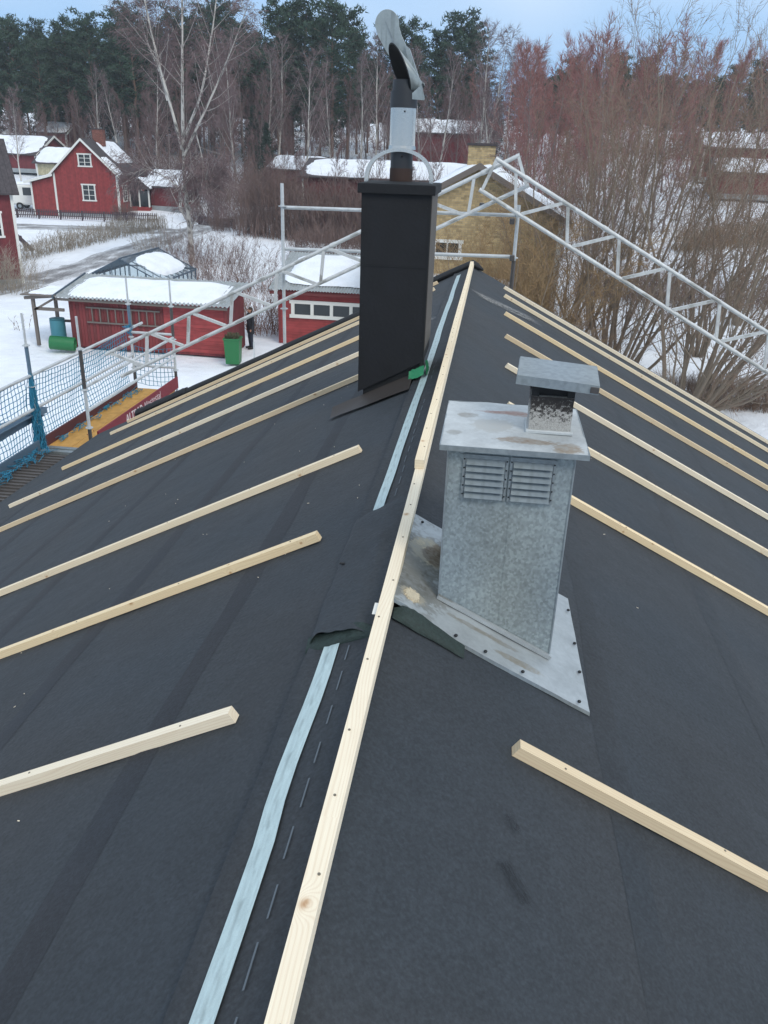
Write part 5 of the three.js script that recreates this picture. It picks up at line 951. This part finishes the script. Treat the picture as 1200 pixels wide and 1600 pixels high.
const willow = (x, z, s, label, mats = [M.willow_bark, M.willow_bark, M.willow_twig]) => treeOf('willow_tree', label, 'tree', [x, ground(x, z) - 0.05, z], s, mats);
willow(4.6, -29.5, stool(71, 19, 0.62, 13.5, 0.075, [0.16, 0]), 'big leafless willow of many stems behind the batten slope, nearest the tan house');
willow(7.0, -27.5, stool(72, 22, 0.85, 12.0, 0.075, [0.34, 0.05]), 'sprawling leafless willow with low arching limbs over the snow');
willow(2.9, -31.5, stool(73, 11, 0.40, 12.0, 0.06, [0.05, 0]), 'upright leafless willow clump against the tan brick house wall');
willow(9.8, -38, stool(74, 10, 0.55, 14.0, 0.075, [0.12, 0]), 'grey stemmed willow farther out on the snowy slope');
willow(13.5, -46, stool(75, 9, 0.5, 14.0, 0.08, [0.0, 0]), 'tall willow below the red cottage on the slope');
willow(5.6, -44, stool(76, 8, 0.45, 13.5, 0.07, [0.05, 0]), 'willow clump behind the tan house corner');
willow(1.0, -28.6, stool(78, 9, 0.6, 8.5, 0.04, [0.02, 0.05]), 'thin yellow stemmed willow in front of the tan house gable', [M.willow_bark, M.yellow_twig, M.yellow_twig]);
willow(18.0, -52, stool(77, 10, 0.5, 12.0, 0.09, [0, 0]), 'willow with rusty twigs highest on the snowy slope', [M.willow_bark, M.willow_bark, M.red_twig]);
// bushes: thickets of thin shoots
function thicket(seed, n, rx, rz, h, lean = 0.35, sub = 5, w = 0.02) {
  const r = rng(seed), mb = new MB();
  for (let k = 0; k < n; k++) {
    const a = r() * 6.283, q = Math.sqrt(r()), p = V(Math.cos(a) * q * rx, 0, Math.sin(a) * q * rz), hh = h * (0.55 + 0.5 * r()) * (1 - 0.35 * q * q);
    let d = V((r() - 0.5) * lean * 2 + Math.cos(a) * q * lean, 1, (r() - 0.5) * lean * 2 + Math.sin(a) * q * lean).normalize(); let b = p.clone();
    for (let s = 0; s < 3; s++) { const e = b.clone().addScaledVector(d, hh / 3); mb.blade(b, e.clone().addScaledVector(d, 0.06), w * (1.3 - 0.3 * s), r); for (let j = 0; j < sub; j++) { const f = b.clone().lerp(e, r()), dd = tilt(d, 0.4 + 0.5 * r(), r() * 6.283); mb.blade(f, f.clone().addScaledVector(dd, hh * (0.12 + 0.2 * r())), w * 0.7, r); } b = e; d = d.clone().add(V((r() - 0.5) * 0.5, 0.05, (r() - 0.5) * 0.5)).normalize(); }
  }
  return mb.geo();
}
function bush(name, label, category, x, z, geo, mat, group) { const m = single(name, geo, mat, label, category, group); m.position.set(x, ground(x, z), z); return m; }
function hedge(label, pts, width, h, per, mat, seed, w = 0.018) {
  const c = new THREE.CatmullRomCurve3(pts.map(p => V(p[0], 0, p[1]))), L = c.getLength(), r = rng(seed), mb = new MB();
  for (let k = 0; k < L * per; k++) {
    const t = r(), p = c.getPoint(t), tg = c.getTangent(t), o = (r() + r() - 1) * width / 2; const b0 = V(p.x - tg.z * o, 0, p.z + tg.x * o); b0.y = ground(b0.x, b0.z);
    const hh = h * (0.6 + 0.3 * r() + 0.25 * noise(t * L * 0.3, seed)); let d = V((r() - 0.5) * 0.6, 1, (r() - 0.5) * 0.6).normalize(), b = b0;
    for (let s = 0; s < 2; s++) { const e = b.clone().addScaledVector(d, hh / 2); mb.blade(b, e, w * (1.2 - 0.3 * s), r); for (let j = 0; j < 3; j++) { const f = b.clone().lerp(e, r()); mb.blade(f, f.clone().addScaledVector(tilt(d, 0.35 + 0.5 * r(), r() * 6.283), hh * (0.15 + 0.2 * r())), w * 0.75, r); } b = e; d = d.clone().add(V((r() - 0.5) * 0.4, 0, (r() - 0.5) * 0.4)).normalize(); }
  }
  single('twig_hedge', mb.geo(), mat, label, 'hedge');
}
hedge('pale twiggy hedge along the village road', [[-33.6, -50], [-32.0, -56], [-31, -62], [-30.2, -68], [-28.6, -73]], 2.2, 1.6, 62, M.hedge_twig, 41, 0.03);
hedge('dark brown hedge behind the shed with the window strip', [[-14.5, -62], [-9, -61], [-3.5, -60]], 3.0, 2.4, 95, M.hedge_dark, 42, 0.032);
hedge('taller brown hedge in front of the long red house', [[-21, -72], [-13, -70], [-4, -69]], 5.0, 5.9, 100, M.hedge_dark, 43, 0.042);
hedge('low brown hedge on the snow below the willows', [[6.4, -30.2], [9.5, -29.8], [13.5, -30.5]], 1.6, 1.2, 330, M.willow_twig, 44, 0.014);
hedge('rusty hedge in front of the red cottage on the slope', [[13, -62], [17, -64], [22, -66]], 3.0, 1.7, 110, M.yellow_twig, 45, 0.03);
hedge('brown scrub row at the foot of the slope', [[5.5, -52], [12, -50], [22, -50]], 3.0, 1.8, 110, M.hedge_dark, 46, 0.025);
bush('bare_shrub', 'big leafless shrub behind the board shed corner', 'shrub', -14.6, -49, thicket(51, 150, 2.8, 1.6, 3.9, 0.6, 7, 0.024), M.hedge_dark);
bush('leaf_shrub', 'shrub holding red brown leaves above the garden bin', 'shrub', -9.9, -37.5, thicket(52, 150, 1.1, 0.9, 2.9, 0.4, 6, 0.02), M.dry_leaf);
bush('bare_shrub', 'round brown bush against the red house porch', 'shrub', -33.9, -76.8, thicket(53, 170, 1.0, 0.9, 1.8, 0.3, 5, 0.025), M.hedge_dark);
bush('bare_shrub', 'olive bush under the dark roofed house window', 'shrub', -27.6, -44.2, thicket(54, 260, 2.8, 1.4, 2.6, 0.3, 5, 0.025), M.hedge_twig);
bush('bare_shrub', 'brown brush at the foot of the tall birch', 'shrub', -20.0, -57.0, thicket(55, 180, 3.0, 2.0, 2.6, 0.4, 5, 0.022), M.hedge_dark);
bush('bare_shrub', 'scrub between the tall birch and the twig hedge', 'shrub', -24.0, -61.0, thicket(56, 130, 2.6, 2.0, 2.2, 0.4, 5, 0.022), M.hedge_twig);
bush('bare_shrub', 'brown brush behind the glasshouse', 'shrub', -18.0, -52.0, thicket(57, 90, 2.2, 1.4, 1.5, 0.4, 5, 0.02), M.dry_leaf);
bush('yellow_shrub', 'tall airy yellow shoots before the tan house window', 'shrub', -0.6, -29.3, thicket(63, 210, 2.2, 0.6, 6.8, 0.28, 8, 0.016), M.yellow_twig);
bush('yellow_shrub', 'yellow brown shoots in front of the tan house wall', 'shrub', 1.6, -29.6, thicket(58, 300, 1.9, 0.8, 6.0, 0.30, 7, 0.016), M.yellow_twig);
bush('yellow_shrub', 'yellow brown brush between the tan house and the willow', 'shrub', 3.6, -28.4, thicket(59, 170, 1.4, 1.0, 4.6, 0.35, 6, 0.016), M.willow_twig);
bush('bare_shrub', 'two dry sprigs sticking out of the snow left of the lean-to', 'shrub', -20.6, -34.8, thicket(60, 5, 0.5, 0.3, 0.9, 0.4, 3, 0.03), M.willow_bark);
{ const r = rng(19);   // undergrowth of the forest edge
  [[-44, -98, 4], [-40, -94, 4.5], [-36, -98, 5], [-32, -92, 4.5], [-28, -88, 4], [-24, -86, 3.6], [-20, -90, 4], [-12, -90, 4], [-8, -92, 4.4], [-4, -84, 4], [0, -78, 3.6], [5, -86, 4], [-52, -104, 4], [-58, -106, 4], [-48, -100, 4], [-26, -78, 3.4], [-22, -80, 3.6], [-18, -79, 3.6], [-23, -74, 2.6]].forEach(([x, z, h], i) => { const t = plant('under' + i % 2, () => tag(mesh('undergrowth', thicket(90 + i % 2, 190, 3.4, 2.2, 4.2, 0.45, 6, 0.036), M.hedge_dark), 'brown leafless thicket at the forest edge', 'thicket', 'thickets at the forest edge'), x, z, h / 4.2, r() * 6.28); });
}
scene.fog = new THREE.FogExp2(new THREE.Color(0.80, 0.85, 0.92), 0.0006);
console.log('trees');
// ---------------------------------------------------------------- the person by the shed corner
{
  const g = thing('person', 'person in a dark coat and jeans standing between the two red sheds', 'person', [-9.72, 0.02, -34.05], -0.9);
  const cap = (p, a, b, ra, rb) => { const pa = [p[0] - a[0], p[1] - a[1], p[2] - a[2]], ba = [b[0] - a[0], b[1] - a[1], b[2] - a[2]], h = clamp((pa[0] * ba[0] + pa[1] * ba[1] + pa[2] * ba[2]) / (ba[0] ** 2 + ba[1] ** 2 + ba[2] ** 2)); return Math.hypot(pa[0] - ba[0] * h, pa[1] - ba[1] * h, pa[2] - ba[2] * h) - mix(ra, rb, h); };
  const smin = (a, b, k) => { const h = clamp(0.5 + 0.5 * (b - a) / k); return mix(b, a, h) - k * h * (1 - h); };
  const sdf = (bones, lo, hi, res) => {
    const size = Math.max(hi[0] - lo[0], hi[1] - lo[1], hi[2] - lo[2]), c = lo.map((v, i) => (v + hi[i]) / 2), mc = new MarchingCubes(res, M.skin, false, false, 60000), half = res / 2;
    for (let k = 0; k < res; k++) for (let j = 0; j < res; j++) for (let i = 0; i < res; i++) {
      const p = [c[0] + (i - half) / half * size / 2, c[1] + (j - half) / half * size / 2, c[2] + (k - half) / half * size / 2]; let d = 9;
      for (const [a, b, ra, rb, s] of bones) d = smin(d, cap(p, a, b, ra, rb), s ?? 0.03); mc.field[i + j * res + k * res * res] = -d;
    }
    mc.isolation = 0; mc.update(); const n = mc.count * 3, q = new THREE.BufferGeometry(); q.setAttribute('position', new THREE.BufferAttribute(mc.positionArray.slice(0, n), 3)); q.setAttribute('normal', new THREE.BufferAttribute(mc.normalArray.slice(0, n), 3)); q.scale(size / 2, size / 2, size / 2); return q.translate(...c);
  };
  const leg = (s, e = 0) => [[[s * 0.09, 0.92, 0], [s * 0.10, 0.50, 0.02], 0.085 + e, 0.058 + e], [[s * 0.10, 0.50, 0.02], [s * 0.105, 0.09, -0.01], 0.058 + e, 0.042 + e], [[s * 0.105, 0.06, -0.02], [s * 0.115, 0.045, 0.15], 0.045 + e * 0.4, 0.038 + e * 0.4]];
  const arm = (s, e = 0) => [[[s * 0.185, 1.42, 0], [s * 0.225, 1.13, -0.02], 0.052 + e, 0.042 + e], [[s * 0.225, 1.13, -0.02], [s * 0.215, 0.89, 0.06], 0.042 + e, 0.032 + e]];
  const fing = s => [0, 1, 2, 3].map(k => [[s * 0.212, 0.83, 0.055 + 0.017 * k], [s * 0.205, 0.765 - 0.012 * (k === 1 || k === 2 ? 1 : 0), 0.07 + 0.015 * k], 0.0095, 0.0075, 0.006]).concat([[[s * 0.208, 0.855, 0.10], [s * 0.20, 0.80, 0.128], 0.0105, 0.008, 0.006]]);
  const palm = s => [[[s * 0.214, 0.885, 0.062], [s * 0.211, 0.83, 0.08], 0.028, 0.028]];
  const headB = [[[0, 1.46, 0], [0, 1.56, 0.015], 0.052, 0.05], [[0, 1.655, -0.01], [0, 1.61, 0.03], 0.085, 0.066], [[0, 1.625, 0.09], [0, 1.60, 0.108], 0.012, 0.014], [[-0.083, 1.64, 0], [-0.083, 1.61, 0], 0.014, 0.012], [[0.083, 1.64, 0], [0.083, 1.61, 0], 0.014, 0.012]];
  const torso = e => [[[-0.13, 1.41, 0], [0.13, 1.41, 0], 0.075 + e, 0.075 + e], [[0, 1.36, 0.01], [0, 1.08, 0], 0.13 + e, 0.115 + e], [[-0.06, 0.96, 0], [0.06, 0.96, 0], 0.11 + e, 0.11 + e]];
  mesh('body', sdf([...headB, ...torso(0), ...leg(-1), ...leg(1), ...arm(-1), ...arm(1), ...palm(-1), ...palm(1), ...fing(-1), ...fing(1)], [-0.35, -0.02, -0.3], [0.35, 1.78, 0.3], 150), M.skin, g);
  mesh('coat', sdf([...torso(0.03), [[-0.07, 1.0, 0], [-0.09, 0.72, 0], 0.13, 0.125], [[0.07, 1.0, 0], [0.09, 0.72, 0], 0.13, 0.125], ...arm(-1, 0.02), ...arm(1, 0.02), [[0, 1.45, 0], [0, 1.49, 0], 0.075, 0.068]], [-0.35, 0.55, -0.3], [0.35, 1.6, 0.3], 80), M.coat, g);
  mesh('trousers', sdf([...leg(-1, 0.014).slice(0, 2), ...leg(1, 0.014).slice(0, 2)], [-0.25, 0, -0.2], [0.25, 1.05, 0.2], 80), M.jeans, g);
  mesh('shoe', sdf([[[-0.105, 0.055, -0.03], [-0.118, 0.045, 0.165], 0.056, 0.048]], [-0.2, -0.05, -0.12], [0, 0.15, 0.25], 32), M.shoe, g); mesh('shoe', sdf([[[0.105, 0.055, -0.03], [0.118, 0.045, 0.165], 0.056, 0.048]], [0, -0.05, -0.12], [0.2, 0.15, 0.25], 32), M.shoe, g);
  mesh('hair', sdf([[[0, 1.675, -0.02], [0, 1.66, -0.035], 0.092, 0.09], [[0, 1.60, -0.06], [0, 1.56, -0.05], 0.06, 0.045]], [-0.14, 1.5, -0.17], [0.14, 1.79, 0.11], 36), M.hair, g);
  for (const s of [-1, 1]) mesh('eye', new THREE.SphereGeometry(0.009, 8, 6).translate(s * 0.032, 1.632, 0.086), M.shoe, g);
  mesh('mouth', new THREE.CapsuleGeometry(0.005, 0.03, 3, 6).rotateZ(Math.PI / 2).translate(0, 1.572, 0.093), M.hair, g);
}
console.log('person');
scene.traverse(o => { if (o.isMesh) { o.castShadow = true; o.receiveShadow = true; } });
renderer.render(scene, camera);
